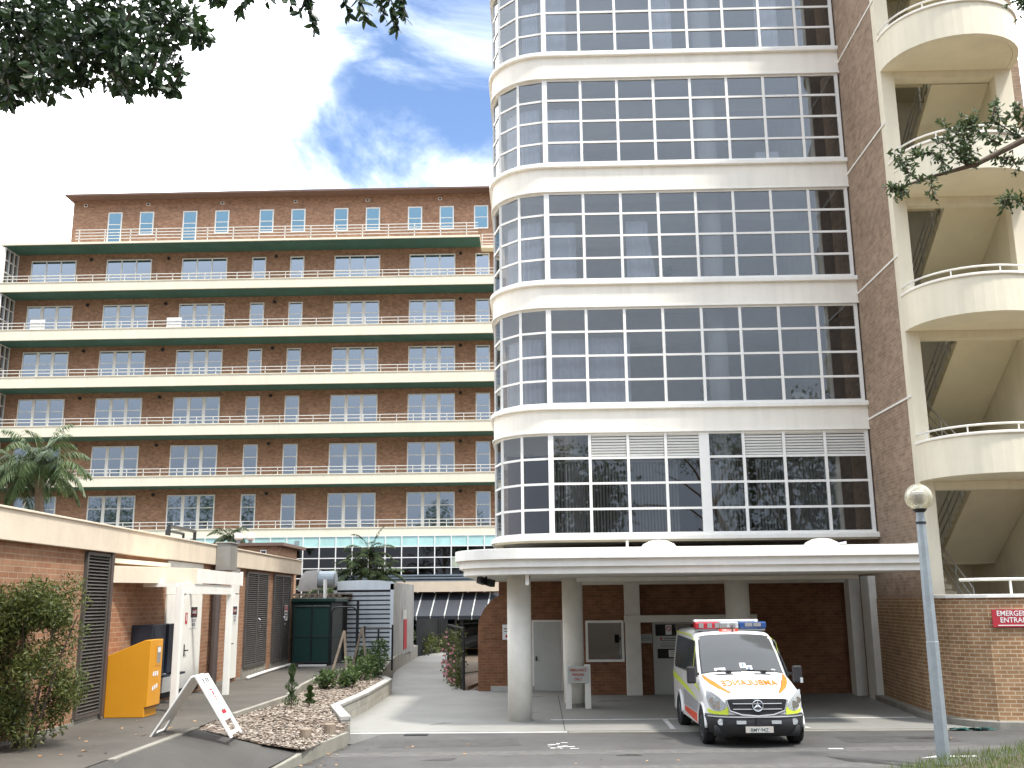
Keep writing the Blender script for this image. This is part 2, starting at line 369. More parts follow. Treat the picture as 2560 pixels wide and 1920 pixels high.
def tag(o, label, cat, group=None):
    o['label'] = label; o['category'] = cat
    if group: o['group'] = group
    return o
def thing(name, label, cat, loc=(0, 0, 0), rot=None, group=None):
    o = bpy.data.objects.new(name, None); COL.objects.link(o); o.location = loc; o.empty_display_size = .2
    if rot is not None: o.rotation_euler = (0, 0, rot); OFF[o.name] = Vector((0, 0, 0))
    else: OFF[o.name] = Vector(loc)
    return tag(o, label, cat, group)
def struct(o): o['kind'] = 'structure'; return o
def stuff(o): o['kind'] = 'stuff'; return o
def copy_part(o, parent, dx=(0, 0, 0)):
    c = o.copy(); COL.objects.link(c); c.parent = parent; OFF[c.name] = OFF[o.name]
    c.location = o.location + Vector(dx)
    for ch in list(o.children):
        d = ch.copy(); COL.objects.link(d); d.parent = c; OFF[d.name] = OFF[ch.name]
    return c

# ------------------------------------------------------------------ ground, road, paths
struct(MB().sheet([(-400,-300,-.35),(400,-300,-.35),(400,700,-.35),(-400,700,-.35)]).build('ground', 'soil'))
struct(MB().sheet([(-5.6,6,0),(60,6,0),(60,26.5,0),(9.6,26.5,0),(9.3,22.9,0),(-3.3,22.9,0),(-3.8,20.7,0),(-4.17,19.0,0),(-4.45,18,0)]).build('road', 'asphalt'))
m = MB(); m.prism([(-4.6,22.56),(9.35,22.56),(9.35,31.2),(1.0,31.2),(1.0,32.7),(-2.0,32.7),(-2.2,33.2),(-3.5,38.5),(-5.0,55),(-5.2,59.6),(-7.5,59.6),(-6.4,53),(-6.1,43),(-4.7,32.5),(-4.55,24)], -.3, .022)
struct(m.build('concrete_path', 'concrete'))
m = MB()   # gutter strip and joints in the slab
m.box(-4.2, .55, 22.40, 22.555, -.2, .012); struct(m.build('gutter', 'cap_stone'))
m = MB(); m.box(.58, 9.3, 22.38, 22.56, -.2, .009); struct(m.build('gutter', 'concrete_old'))
m = MB()
m.box(.22, 8.7, 24.56, 24.66, .022, .026); 
for x, d in ((2.84, .03), (5.75, -.35)):
    m.sheet([(x-.05,22.75,.026),(x+.06,22.75,.026),(x+.06+d,24.5,.026),(x-.05+d,24.5,.026)])
m.sheet([(6.62,18.66,.004),(6.95,18.74,.004),(7.7,18.80,.004),(7.68,18.90,.004),(6.95,18.88,.004)])
m.box(5.35, 5.62, 19.8, 19.88, .003, .005)
for k in range(16): 
    x, y = .1 + rnd.random()*.45, 20.0 + rnd.random()*.9; m.box(x, x + .05 + rnd.random()*.14, y, y + .03 + rnd.random()*.05, .003, .005)
struct(m.build('road_marking', 'line_white'))
m = MB(); m.box(.50, .515, 22.6, 31, .0222, .0235); struct(m.build('slab_joint', 'dark_void'))
def blob(cx, cy, rx, ry, rot, seed, n=26):
    q = random.Random(seed); P = []
    for k in range(n):
        a = 6.2832*k/n; r = 1 + .22*math.sin(3*a+seed) + .12*math.sin(7*a+seed*2) + q.uniform(-.06,.06); x, y = rx*r*math.cos(a), ry*r*math.sin(a)
        P.append((cx + x*math.cos(rot) - y*math.sin(rot), cy + x*math.sin(rot) + y*math.cos(rot), .0035))
    return P
mat('oil_shadow', (.040, .038, .036), .55, .35, 5); mat('tar_patch', (.060, .058, .056), .8, .25, 4, bump=.3, bscale=60); mat('worn', (.105, .10, .093), .9, .25, 5, bump=.4, bscale=80); mat('slab_stain', (.16, .155, .14), .85, .3, 4)
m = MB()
for b in ((5.75, 18.15, .95, .13, -.72, 1), (4.0, 21.3, .35, .2, .2, 2), (3.4, 21.9, .16, .1, .4, 3), (1.6, 19.2, .22, .10, .1, 4), (-1.8, 18.8, .3, .12, .3, 5), (7.6, 21.2, .3, .16, .2, 6)): m.quad(*blob(*b))  # first blob paints the lamp post's cast shadow; the rest are oil
struct(m.build('oil_stain_lamp_shadow', 'oil_shadow'))
m = MB(); m.sheet([(-3.2,20.3,.003),(-.4,20.5,.003),(-.5,21.5,.003),(-3.1,21.4,.003)]); m.sheet([(5.9,20.6,.003),(8.2,20.7,.003),(8.1,21.6,.003),(5.95,21.5,.003)]); struct(m.build('asphalt_patch', 'tar_patch'))
m = MB()
for (x0, y0, x1, y1, w_) in ((-4.0,19.4,9,19.9,.5),(-4.0,17.6,6,18.0,.45)): m.bar((x0,y0,-.0),(x1,y1,-.0),w_,.004)
struct(m.build('wheel_track', 'worn'))
m = MB()
for b in ((-.2,26.2,.22,.08,.3,7),(4.1,24.0,.4,.25,.2,8),(2.0,29.0,.5,.2,.1,9),(-2.3,24.0,.3,.1,.8,10),(6.6,28.2,.7,.3,.3,11),(-.3,30.4,.5,.12,.4,12)): m.quad(*[(x, y, .0235) for x, y, z in blob(*b)])
struct(m.build('slab_stain', 'slab_stain'))
t_ = MB(); t_.box(-2.9,-2.4,22.05,22.35,.002,.012)
for k in range(9): t_.box(-2.87+k*.052,-2.85+k*.052,22.07,22.33,.012,.016)
tag(t_.build('drain_grate', 'dark_metal'), 'dark iron drain grate in the gutter by the path', 'drain')
# raised asphalt footpath and drive on the left
m = MB(); m.sheet([(-16,6,.55),(-6.38,6,.55),(-6.33,15.2,.55),(-6.28,18.9,.55),(-6.33,20.3,.55),(-6.27,21.2,.55),(-6.14,25.2,.55),(-6.47,27.8,.55),(-6.74,31.6,.55),(-6.66,34.4,.55),(-6.6,38.6,.55),(-16,38.6,.55)])
struct(m.build('footpath', 'asphalt_path'))
m = MB()
m.add([(-6.35,6,.546),(-5.4,6,0.0),(-6.31,15.2,.546),(-4.75,16.6,.01),(-6.26,19.05,.53),(-5.46,18.65,.42),(-4.91,18.55,.31),(-4.25,18.42,.20),(-4.45,17.9,.012)],
      [(0,1,3,2),(2,3,6),(3,8,7),(3,7,6),(2,6,5),(2,5,4)])
struct(m.build('driveway', 'asphalt_drive'))
m = MB()   # raised soil platform behind, under the sheds
m.prism([(-40,38.6),(-6.6,38.6),(-6.62,42.3),(-6.0,43),(-6.35,53),(-7.4,59.4),(-40,59.4)], -.3, .52)
struct(m.build('yard', 'asphalt_path'))
# planting bed with bark mulch
BED = [(-6.31,18.92,.52),(-5.46,18.52,.43),(-4.91,18.41,.33),(-4.12,18.30,.24),(-3.88,20.7,.24),(-3.95,21.5,.34),(-4.70,23.9,.40),(-4.60,27,.42),(-4.65,31.6,.43),(-5.2,33,.46),(-5.55,37,.48),(-6.0,42.4,.5),(-6.62,42.4,.5),(-6.68,34.3,.50),(-6.8,31.6,.46),(-6.5,27.8,.40),(-6.2,25.2,.42),(-6.3,21.2,.50),(-6.36,20.3,.52)]
import mathutils
tri = mathutils.geometry.tessellate_polygon([[Vector((p[0], p[1], 0)) for p in BED]])
m = MB(); m.add(BED, [tuple(t) for t in tri]); struct(m.build('mulch_bed', 'mulch_base'))
def bed_z(x, y):
    for t in tri:
        a, b, c = (BED[i] for i in t)
        d = (b[1]-c[1])*(a[0]-c[0]) + (c[0]-b[0])*(a[1]-c[1])
        if abs(d) < 1e-9: continue
        u = ((b[1]-c[1])*(x-c[0]) + (c[0]-b[0])*(y-c[1]))/d; v = ((c[1]-a[1])*(x-c[0]) + (a[0]-c[0])*(y-c[1]))/d
        if u >= -1e-4 and v >= -1e-4 and u+v <= 1.0001: return u*a[2] + v*b[2] + (1-u-v)*c[2]
    return None
def chip(m, x, y, z, L, W, rr):
    a = rr.random()*6.283; t = (rr.random()-.5)*.7; d = Vector((math.cos(a), math.sin(a), t*.6)); s = Vector((-math.sin(a), math.cos(a), (rr.random()-.5)*.8))
    c = Vector((x, y, z))
    m.quad(c - d*L - s*W, c + d*L - s*W*.7, c + d*L*.9 + s*W, c - d*L*.8 + s*W)
m = MB(); n = 0
while n < 11000:
    x, y = -6.8 + rnd.random()*3.0, 18.2 + rnd.random()**1.35*16; z = bed_z(x, y)
    if z is None: continue
    n += 1; chip(m, x, y, z + .012 + rnd.random()*.012, .016 + rnd.random()*.035, .008 + rnd.random()*.014, rnd)
stuff(m.build('mulch', 'mulch_chip'))['label'] = 'brown bark chips covering the planting bed'
m = MB()
for k in range(90):
    q = rnd.random()
    if q < .35: x, y, z = -4.0 + rnd.gauss(0, .25) - .25*rnd.random(), 17.9 + rnd.random()*2.6, .008
    elif q < .7: x, y = -6.6 - rnd.random()*2.0, 15.0 + rnd.random()*5.5; z = .556
    else: x, y, z = -4 + rnd.random()*13, 17.2 + rnd.random()*5, .008
    chip(m, x, y, z + .006, .02 + rnd.random()*.025, .012 + rnd.random()*.01, rnd)
stuff(m.build('fallen_leaves', 'dead_leaf'))['label'] = 'dry fallen leaves scattered over road and path'
# kerbs
def kerb(name, lab, path, w_, z0, ztop, mm='kerb'):
    o = MB()
    for i in range(len(path)-1):
        a, b = Vector(path[i][:2]), Vector(path[i+1][:2]); d = (b-a).normalized(); nn = Vector((-d.y, d.x))*w_
        za, zb = path[i][2], path[i+1][2]
        P = [(a.x,a.y,z0),(b.x,b.y,z0),(b.x+nn.x,b.y+nn.y,z0),(a.x+nn.x,a.y+nn.y,z0),(a.x,a.y,za),(b.x,b.y,zb),(b.x+nn.x,b.y+nn.y,zb),(a.x+nn.x,a.y+nn.y,za)]
        o.add(P, [(0,3,2,1),(4,5,6,7),(0,1,5,4),(1,2,6,5),(2,3,7,6),(3,0,4,7)])
    return tag(o.build(name, mm, bevel=.015), lab, 'kerb')
kerb('kerb', 'sloping concrete kerb between mulch bed and road', [(-4.55,17.2,.03),(-4.22,18.2,.17),(-4.12,18.6,.25),(-3.82,20.7,.25)], .17, -.1, 0)
tag(MB().bar((-6.28,18.9,.50),(-6.26,15.2,.50),.12,.13).build('kerb', 'concrete_old', bevel=.01), 'flat concrete edging strip along the asphalt footpath', 'kerb')
kerb('kerb', 'curved concrete kerb at foot of the right brick wall', [(9.15,28.9,.16),(8.93,26.4,.16),(8.78,24.6,.16),(8.83,23.85,.16),(8.98,23.2,.16),(9.24,22.72,.16),(9.66,22.42,.16),(10.3,22.29,.16),(11.4,22.27,.16),(14,22.55,.16)], .24, -.1, 0, 'concrete_old')
m = MB()
for a, b, z in (((-6.28,21.2),(-6.14,25.2),.575),((-6.14,25.2),(-6.47,27.8),.60),((-6.47,27.8),(-6.74,31.6),.60),((-6.74,31.6),(-6.66,34.6),.59)):
    m.bar((a[0],a[1],z-.22),(b[0],b[1],z-.22),.11,.44)
tag(m.build('kerb', 'kerb', bevel=.012), 'concrete retaining edge between footpath and planting bed', 'kerb')
# block retaining wall along the path
t = thing('retaining_wall', 'low grey block wall with pale cap beside the concrete path', 'wall', (-4.5, 26, 0))
pth = [(-3.92,21.45),(-4.62,23.86),(-4.50,27),(-4.55,31.7),(-4.95,33.0)]
m = MB(); m.wall(pth, .19, 0, .40); m.build('block_course', 'block', t)
m = MB(); m.wall([(x+.02, y-.01) for x, y in pth], .23, .40, .47); m.build('cap', 'paver', t, bevel=.01)
t = tag(MB().wall([(-5.05,33.0),(-5.55,38.0),(-5.95,43.0),(-6.25,52.6)], .2, -.1, .60).build('retaining_wall', 'concrete_old', bevel=.01), 'rendered tan retaining wall beside the far end of the path', 'wall')
# grass verge
m = MB(); VG = [(4.2,15.2),(5.94,16.98),(6.94,17.85),(8.3,18.75),(9.2,20.0),(10.2,21.0),(40,22.0),(40,-6),(-5.6,-6),(-5.6,13.2)]
m.add([(x, y, .02) for x, y in VG] + [(4.6,14.2,.10),(6.3,16.2,.13),(7.3,17.1,.14),(8.8,18.0,.15),(9.8,19.2,.17),(10.8,20.0,.2),(40,20.5,.3),(40,-6,1.2),(-5.6,-6,1.2),(-5.6,12,.10)],
      [(i, (i+1) % 10, 10+(i+1) % 10, 10+i) for i in range(10)] + [(17,18,19,10,11,12,13,14,15,16)])
struct(m.build('verge', 'soil'))
def inpoly(x, y, P):
    c = False
    for i in range(len(P)):
        a, b = P[i], P[i-1]
        if (a[1] > y) != (b[1] > y) and x < (b[0]-a[0])*(y-a[1])/(b[1]-a[1]) + a[0]: c = not c
    return c
m = MB(); n = 0
while n < 15000:
    x, y = 5 + rnd.random()*9, 14.6 + rnd.random()*7
    if not inpoly(x, y, VG): continue
    n += 1; a = rnd.random()*6.283; h = .05 + rnd.random()*.13; b = Vector((x, y, .05 + .10*min(1, max(0, (x - y*.9 + 10.5)/1.0)))); q = Vector((math.cos(a), math.sin(a), 0))*.006; ln = Vector((rnd.gauss(0,.04), rnd.gauss(0,.04), h))
    m.quad(b - q, b + q, b + ln)
stuff(m.build('grass', 'grass_blade'))['label'] = 'rough green grass on the verge at the lower right'

# ------------------------------------------------------------------ far hospital wing
YF, YW = 70.0, 72.2
hw = thing('hospital_wing', 'long red brick hospital wing with stacked cream balconies behind everything', 'building', (-18, 72, 0))
m = MB(); m.box(-39.9, 5, YW, 86, 0, 29.16); m.box(-35.75, 5, YW, 84, 29.16, 33.6); m.build('wall', 'brick_far', hw)
m = MB(); m.box(-36.0, 5.6, 71.15, 85, 33.52, 33.66); m.build('roof', 'roof_edge', hw)
BT = [26.23, 22.60, 19.03, 15.39, 11.68, 7.89]; BB = [25.50, 21.78, 18.20, 14.58, 10.95, 7.29]
m = MB(); m.box(-39.95, -4.0, YF, YW-.003, 29.16, 29.31); top = m.build('balcony_slab', 'cream_band', hw)
MB().box(-39.8, -4.05, YF+.1, YW-.01, 29.13, 29.157).build('soffit', 'green_soffit', top)
m = MB(); m.box(-4.0, 4.6, 71.3, YW-.003, 28.75, 28.95); sm = m.build('balcony_slab', 'cream_band', hw)
for k in range(6):
    m = MB(); zt, zb = BT[k], BB[k]
    x0 = -41.5
    m.box(x0, 4.6, YF, YF+.14, zb, zt-.06); m.box(x0, 4.6, YF-.04, YF+.18, zt-.06, zt)
    m.box(x0, 4.6, YF+.14, YW-.003, zb+.03, zb+.2)
    o = m.build('balcony_slab', 'cream_band', hw)
    MB().box(x0, 4.6, YF+.145, YW-.01, zb+.002, zb+.027).build('soffit', 'green_soffit', o)
    m = MB(); h = .50
    for z in (zt+h, zt+h*.52): m.box(x0, 4.6, YF+.05, YF+.09, z-.022, z+.022)
    x = x0 + .3
    while x < 4.6: m.box(x-.02, x+.02, YF+.05, YF+.09, zt, zt+h-.022); x += 1.2
    m.build('railing', 'rail_white', hw)
m = MB()
for z in (30.30, 30.05, 29.82, 29.58): m.box(-34.4, -4.15, YF+.08, YF+.12, z-.025, z+.025)
x = -34.1
while x < -4.1: m.box(x-.03, x+.03, YF+.08, YF+.14, 29.31, 30.27); x += 1.94
for z in (29.85, 29.6, 29.35, 29.1): m.box(-4.0, 4.6, 71.35, 71.39, z-.025, z+.025)
for x in (-3.9, -2, 0): m.box(x-.03, x+.03, 71.35, 71.40, 28.95, 29.85)
m.build('railing', 'rail_white', hw)
def far_window(wd, z0, z1, n, trans, mull):
    """frame and panes standing 8 cm proud of the wall face, local x from 0"""
    f = MB(); y = YW; t = .09
    f.box(0, t, y-.06, y-.003, z0, z1); f.box(wd-t, wd, y-.06, y-.003, z0, z1); f.box(t, wd-t, y-.06, y-.003, z1-t, z1); f.box(t, wd-t, y-.06, y-.003, z0, z0+t)
    step = (wd - t)/n
    for k in range(1, n): x = t/2 + k*step; f.box(x-mull/2, x+mull/2, y-.06, y-.003, z0+t, z1-t)
    zt = z1 - trans
    for k in range(n):
        xa = (t if k == 0 else t/2 + k*step + mull/2); xb = (wd-t if k == n-1 else t/2 + (k+1)*step - mull/2)
        f.box(xa, xb, y-.05, y-.012, zt-.03, zt+.03)
    fr = f.build('window', 'white_frame', hw)
    g = MB(); g.box(t*.5, wd-t*.5, y-.035, y-.022, z0+.03, z1-.03)
    g.build('pane', 'glass_top' if z0 > 29 else 'glass_far', fr)
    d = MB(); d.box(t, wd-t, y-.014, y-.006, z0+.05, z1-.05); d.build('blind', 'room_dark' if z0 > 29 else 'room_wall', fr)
    return fr
WT = [28.64, 25.02, 21.42, 17.79, 14.18, 10.53]
tri_x = [(-38.62, 3.55), (-32.78, 3.53), (-26.95, 3.54), (-15.23, 3.47), (-9.50, 3.44)]; nar_x = [-21.55, -18.62, -4.48]
for lev in range(6):
    z1 = WT[lev]; z0 = z1 - 2.55; mull = .10 if lev == 0 else .24
    proto = None
    for x, wd in tri_x:
        if proto is None: proto = far_window(3.5, z0, z1, 3, .95 if lev else 1.25, mull); proto.location.x += x
        else: copy_part(proto, hw, (x - tri_x[0][0], 0, 0))
    proto = None
    for x in nar_x:
        if proto is None: proto = far_window(1.08, z0, z1, 1, .95 if lev else 1.25, .1); proto.location.x += x
        else: copy_part(proto, hw, (x - nar_x[0], 0, 0))
wr = random.Random(21)
for wdw in [o for o in hw.children if o.name.startswith('window')]:
    if wr.random() < .55:
        bb = [Vector(c) + wdw.location + Vector((-18, 72, 0)) for c in wdw.bound_box]; xa, xb = min(b.x for b in bb), max(b.x for b in bb); za, zb = min(b.z for b in bb), max(b.z for b in bb)
        npn = 3 if xb - xa > 2 else 1; st = (xb - xa)/npn
        for i in range(npn):
            if wr.random() < .55: MB().box(xa+i*st+.12, xa+(i+1)*st-.12, YW-.0205, YW-.0155, zb - (zb-za)*wr.choice((.3,.45,.6,.95)), zb-.09).build('blind', wr.choice(('curtain','room_wall','dark_void','dark_void')), wdw).location = -wdw.location
proto = pd = None
for k, x in enumerate((-32.95, -30.47, -27.10, -24.60, -21.14, -18.68, -15.37, -12.91, -9.66, -7.22, -4.58)):
    if k in (0, 2):
        if pd is None: pd = far_window(1.10, 29.6, 32.5, 1, 1.0, .1); pd.location.x += x; pdx = x
        else: copy_part(pd, hw, (x - pdx, 0, 0))
    else:
        if proto is None: proto = far_window(1.10, 30.62, 32.5, 1, .95, .1); proto.location.x += x; px0 = x
        else: copy_part(proto, hw, (x - px0, 0, 0))
for k, x in enumerate((-34.8, -29.9, -24.1, -18.4, -12.8, -7.2)):
    m = MB(); m.box(x-.14, x+.14, YW-.02, YW+.0, 33.02, 33.24); v = m.build('vent', 'white_frame', hw)
    MB().box(x-.09, x+.09, YW-.026, YW-.021, 33.06, 33.2).build('grille', 'dark_void', v)
lamp0 = None
for z in [z + .12 for z in WT]:
    for x in (-34.0, -22.3 + 2.6, -5.6, -28.0):
        if lamp0 is None: m = MB(); m.lathe([(.02,-.16),(.11,-.15),(.13,-.05),(.11,0)], (x, YW-.003, z-.1), 10, 'y'); lamp0 = m.build('wall_light', 'dark_metal', hw); lx, lz = x, z
        else: copy_part(lamp0, hw, (x-lx, 0, z-lz))
# pale boards hung on the fifth floor railing
for x in (-37.2, -27.05):
    MB().box(x, x+1.1, YF+.10, YF+.13, 22.62, 23.35).build('board', 'sign_white', hw)
# glazed screens closing the balconies at the left end
for k in range(6):
    zb = BT[k]; zt = (29.1 if k == 0 else BB[k-1]) - .02
    g = MB(); g.box(-39.75, -39.70, YF+.2, YW-.05, zb, zt); gs = g.build('end_screen', 'glass_far', hw)
    m = MB()
    for y in (YF+.2, YF+.85, YF+1.5, YW-.1): m.box(-39.69, -39.60, y-.03, y+.03, zb, zt)
    for z in (zb+.02, (zb*2+zt)/3, (zb+zt*2)/3, zt-.05): m.box(-39.685, -39.61, YF+.2, YW-.05, z-.03, z+.03)
    m.build('frame', 'white_frame', gs)
# curtain wall under the lowest balcony
m = MB(); YC = 69.85
xs = [-31.25 + 1.146*k for k in range(31)]; zs = [7.25, 6.52, 5.76, 5.07, 4.40, 3.7, 3.0, .6]
for x in xs: m.box(x-.035, x+.035, YC-.05, YC, .6, 7.27)
for z in zs: m.box(xs[0], xs[-1], YC-.045, YC-.005, z-.03, z+.03)
cw = m.build('curtain_wall', 'white_frame', hw)
MB().box(xs[0], xs[-1], YC+.003, YC+.05, 6.55, 7.24).build('spandrel_panel', 'teal', cw)
MB().box(xs[0], xs[-1], YC+.003, YC+.02, .6, 6.50).build('pane', 'glass_dark', cw)
MB().box(xs[0], xs[-1], YC+.5, YC+.55, .6, 6.9).build('back_panel', 'dark_void', cw)
MB().box(xs[22]+.05, xs[23]-.05, YC-.02, YC+.0, 5.12, 5.72).build('poster', 'poster', cw)
MB().box(-16.95, -16.6, YC-.02, YC+.0, 6.72, 7.0).build('vent', 'galv', cw)
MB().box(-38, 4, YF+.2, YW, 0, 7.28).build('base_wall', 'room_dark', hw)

# low link building with awning in front of the wing
lk = thing('link_building', 'low cream link building with dark ribbed awning at the path end', 'building', (-5, 62, 0))
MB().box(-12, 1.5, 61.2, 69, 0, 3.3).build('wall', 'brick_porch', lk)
MB().box(-9.6, -2.3, 60.0, 60.2, 3.33, 3.93).build('fascia', 'cream_left', lk)
m = MB(); m.box(-12.5, -2.4, 60.05, 69.3, 3.94, 4.0); m.box(-12.4, -3.6, 60.6, 69, 4.1, 4.2); m.box(-12.3, -4.2, 60.7, 69, 4.26, 4.36); m.box(-12.2, -3.7, 60.8, 69, 4.0, 4.1); m.build('roof', 'roof_metal', lk)
m = MB(); m.quad((-9,60.6,3.25),(-2.0,60.6,3.25),(-2.0,59.2,1.95),(-9,59.2,1.95)); m.quad((-9,59.2,1.95),(-2.0,59.2,1.95),(-2.0,59.21,1.75),(-9,59.21,1.75)); aw = m.build('awning', 'awning', lk)
m = MB()
for x in (-7.13,-6.32,-5.51,-4.70,-3.92,-3.09,-2.3): m.bar((x+.18,60.6,3.26),(x,59.19,1.96),.07,.04); m.bar((x,59.17,1.97),(x,59.17,1.72),.07,.03)
m.build('awning_rib', 'sign_grey', aw)
m = MB()
for x in (-8.6,-7.6,-6.4,-5.0,-3.6): m.box(x-.05, x+.05, 61.12, 61.19, 0, 2.4)
m.box(-9, -2, 61.13, 61.19, 2.3, 2.4); d = m.build('door_frame', 'grey_box', lk)
MB().box(-9, -2, 61.14, 61.17, .05, 2.28).build('pane', 'glass_dark', d)

# ------------------------------------------------------------------ tower with the ambulance porch
X0, X1, YT, RC = .364, 9.35, 28.0, 1.655
SILL = [4.52, 8.20, 11.90, 15.58, 19.25]; HEAD = [7.40, 11.09, 14.68, 18.38, 22.05]
hx = [X1]
arc = [(X0 - RC*math.sin(R(a)), YT + RC*(1-math.cos(R(a)))) for a in range(0, 91, 6)]
def tpath(off):   # plan path of the facade, offset outwards, travelling left flank -> front
    c = (X0, YT + RC); rr = RC + off
    P = [(X0 - rr, 36.0)] + [(c[0] - rr*math.sin(R(a)), c[1] - rr*math.cos(R(a))) for a in range(90, -1, -6)]
    return P + [(X1 - .003, YT - off)]
tw = thing('hospital_tower', 'tall brick tower with rounded glazed corner above the ambulance porch', 'building', (4, 30, 0))
prev = 4.33
for k in range(6):
    z0 = 4.33 if k == 0 else HEAD[k-1] + .02
    z1 = SILL[k] - .15 if k < 5 else 24.0
    m = MB(); m.wall(tpath(0), .25, z0, z1); m.build('spandrel', 'cream_yellow' if k == 0 else 'cream', tw)
    if k < 5:
        m = MB(); m.wall(tpath(.10), .36, SILL[k]-.15, SILL[k]-.03); m.wall(tpath(.06), .30, SILL[k]-.028, SILL[k]); m.build('sill', 'white', tw, bevel=.02)
        m = MB(); m.wall(tpath(.05), .3, z1 if False else HEAD[k]-.02, HEAD[k]+.018); m.build('head', 'white', tw)
def tw_pts(n=8): return None
ANG = [90, 60, 30, 0]
cx_, cy_ = X0, YT + RC
cor = [(cx_ - (RC-.06)*math.sin(R(a)), cy_ - (RC-.06)*math.cos(R(a))) for a in ANG]
YG = YT + .06
for k in range(5):
    z0, z1 = SILL[k] + .002, HEAD[k] - .022
    if k == 0: xs = [X0 + .02, 1.485, 2.56, 3.62, 4.70, 5.80, 6.93, 8.08, 9.25]
    else: xs = [X0 + .02] + [X0 + (9.25 - X0)*j/8 for j in range(1, 9)]
    zr = [z0 + (z1 - z0)*j/4 for j in range(5)]
    m = MB()
    for j, x in enumerate(xs):
        hw_ = .04 if j else .075
        if j == 8: hw_ = .05
        if k == 0 and j == 4: hw_ = .14
        m.box(x-hw_, x+hw_, YG-.045, YG+.03, z0, z1)
    for z in zr[1:-1]: m.box(xs[0], xs[-1], YG-.035, YG+.02, z-.032, z+.032)
    for z in (zr[0]+.03, zr[-1]-.03): m.box(xs[0], xs[-1], YG-.04, YG+.025, z-.03, z+.03)
    P3 = cor + [(cor[0][0], 31.2)] ; flank = [(cor[0][0], 31.2), (cor[0][0], 32.8)]
    seg = [(cor[0], cor[1]), (cor[1], cor[2]), (cor[2], (xs[0], YG)), ((cor[0][0], 31.2), cor[0]), ((cor[0][0], 32.8), (cor[0][0], 31.2))]
    for a, b in seg:
        for z in zr[1:-1]: m.bar((a[0],a[1],z),(b[0],b[1],z), .055, .064)
        for z in (zr[0]+.03, zr[-1]-.03): m.bar((a[0],a[1],z),(b[0],b[1],z), .06, .06)
    for p in (cor[0], cor[1], cor[2], (cor[0][0], 31.2), (cor[0][0], 32.8)): m.box(p[0]-.04, p[0]+.04, p[1]-.04, p[1]+.04, z0, z1)
    fr = m.build('window', 'white_frame', tw)
    g = MB()
    lo = z0 if k else None
    if k: g.quad((xs[0],YG,z0),(xs[-1],YG,z0),(xs[-1],YG,z1),(xs[0],YG,z1))
    else:
        g.quad((xs[0],YG,z0),(xs[-1],YG,z0),(xs[-1],YG,zr[3]),(xs[0],YG,zr[3]))
        g.quad((xs[0],YG,zr[3]),(xs[1],YG,zr[3]),(xs[1],YG,z1),(xs[0],YG,z1)); g.quad((xs[4],YG,zr[3]),(xs[5],YG,zr[3]),(xs[5],YG,z1),(xs[4],YG,z1))
    for a, b in seg: g.quad((a[0],a[1],z0),(b[0],b[1],z0),(b[0],b[1],z1),(a[0],a[1],z1))
    g.build('pane', 'glass_tower', fr)
    if k == 0:
        for ia, ib in ((1,2),(2,3),(3,4),(5,6),(6,7),(7,8)):
            l = MB(); xa, xb = xs[ia] + (.05 if ia != 4 else .14), xs[ib] - (.05 if ib != 4 else .14); za, zb = zr[3]+.04, zr[4]-.03
            for i in range(8):
                zc = za + (zb-za)*(i+.5)/8; l.bar((xa, YG, zc), (xb, YG, zc), .012, .052, (0, -.35, .94))
            l.box(xa, xb, YG+.09, YG+.1, za, zb)
            l.mi = [0]*48 + [1]*6
            l.build('louvre_panel', ['white_frame', 'galv'], fr)
# rooms behind the glass
for k in range(6):
    zf = (4.40 if k == 0 else HEAD[k-1] + .25)
    m = MB(); m.prism([(p[0]+.0, p[1]) for p in ([(X0-RC+.26, 34.3)] + [(cx_ - (RC-.26)*math.sin(R(a)), cy_ - (RC-.26)*math.cos(R(a))) for a in range(90,-1,-15)] + [(9.05, YT+.26), (9.05, 34.3)])], zf - (.02 if k == 0 else .02), zf + .18)
    m.build('floor', 'room_ceiling', tw)
for k in range(5):
    zf = (4.58 if k == 0 else HEAD[k-1] + .43); zc = HEAD[k] + .23
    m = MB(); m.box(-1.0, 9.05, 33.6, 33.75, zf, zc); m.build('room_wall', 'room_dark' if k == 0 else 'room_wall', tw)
    m = MB(); m.box(-1.0, 8.2, 29.6, 30.0, zc-.62, zc-.004); m.build('ceiling_beam', 'room_ceiling', tw)
    m = MB(); m.box(8.42, 8.55, 28.35, 33.6, zf, zc); m.build('partition', 'room_wall', tw)
    m = MB(); m.box(8.56, 9.04, 28.9, 29.0, zf, zc); m.build('partition', 'dark_void', tw)
    for x in ((5.45,) if k else (1.1, 5.45)):
        m = MB(); m.lathe([(.29, zf), (.29, zc-.004)], (x, 29.15, 0), 24); m.build('column', 'room_ceiling', tw, smooth=False)
MB().box(X0-RC+.3, X1-.3, 34.31, 34.5, 4.4, 23.9).build('core_wall', 'room_dark', tw)
MB().box(X0-RC+.002, X1, YT+8.0, 46, 0, 24.6).build('wall', 'brick_tower', tw)
MB().box(-1.2, X1, YT+.3, 46, 24.0, 24.2).build('roof', 'cream', tw)
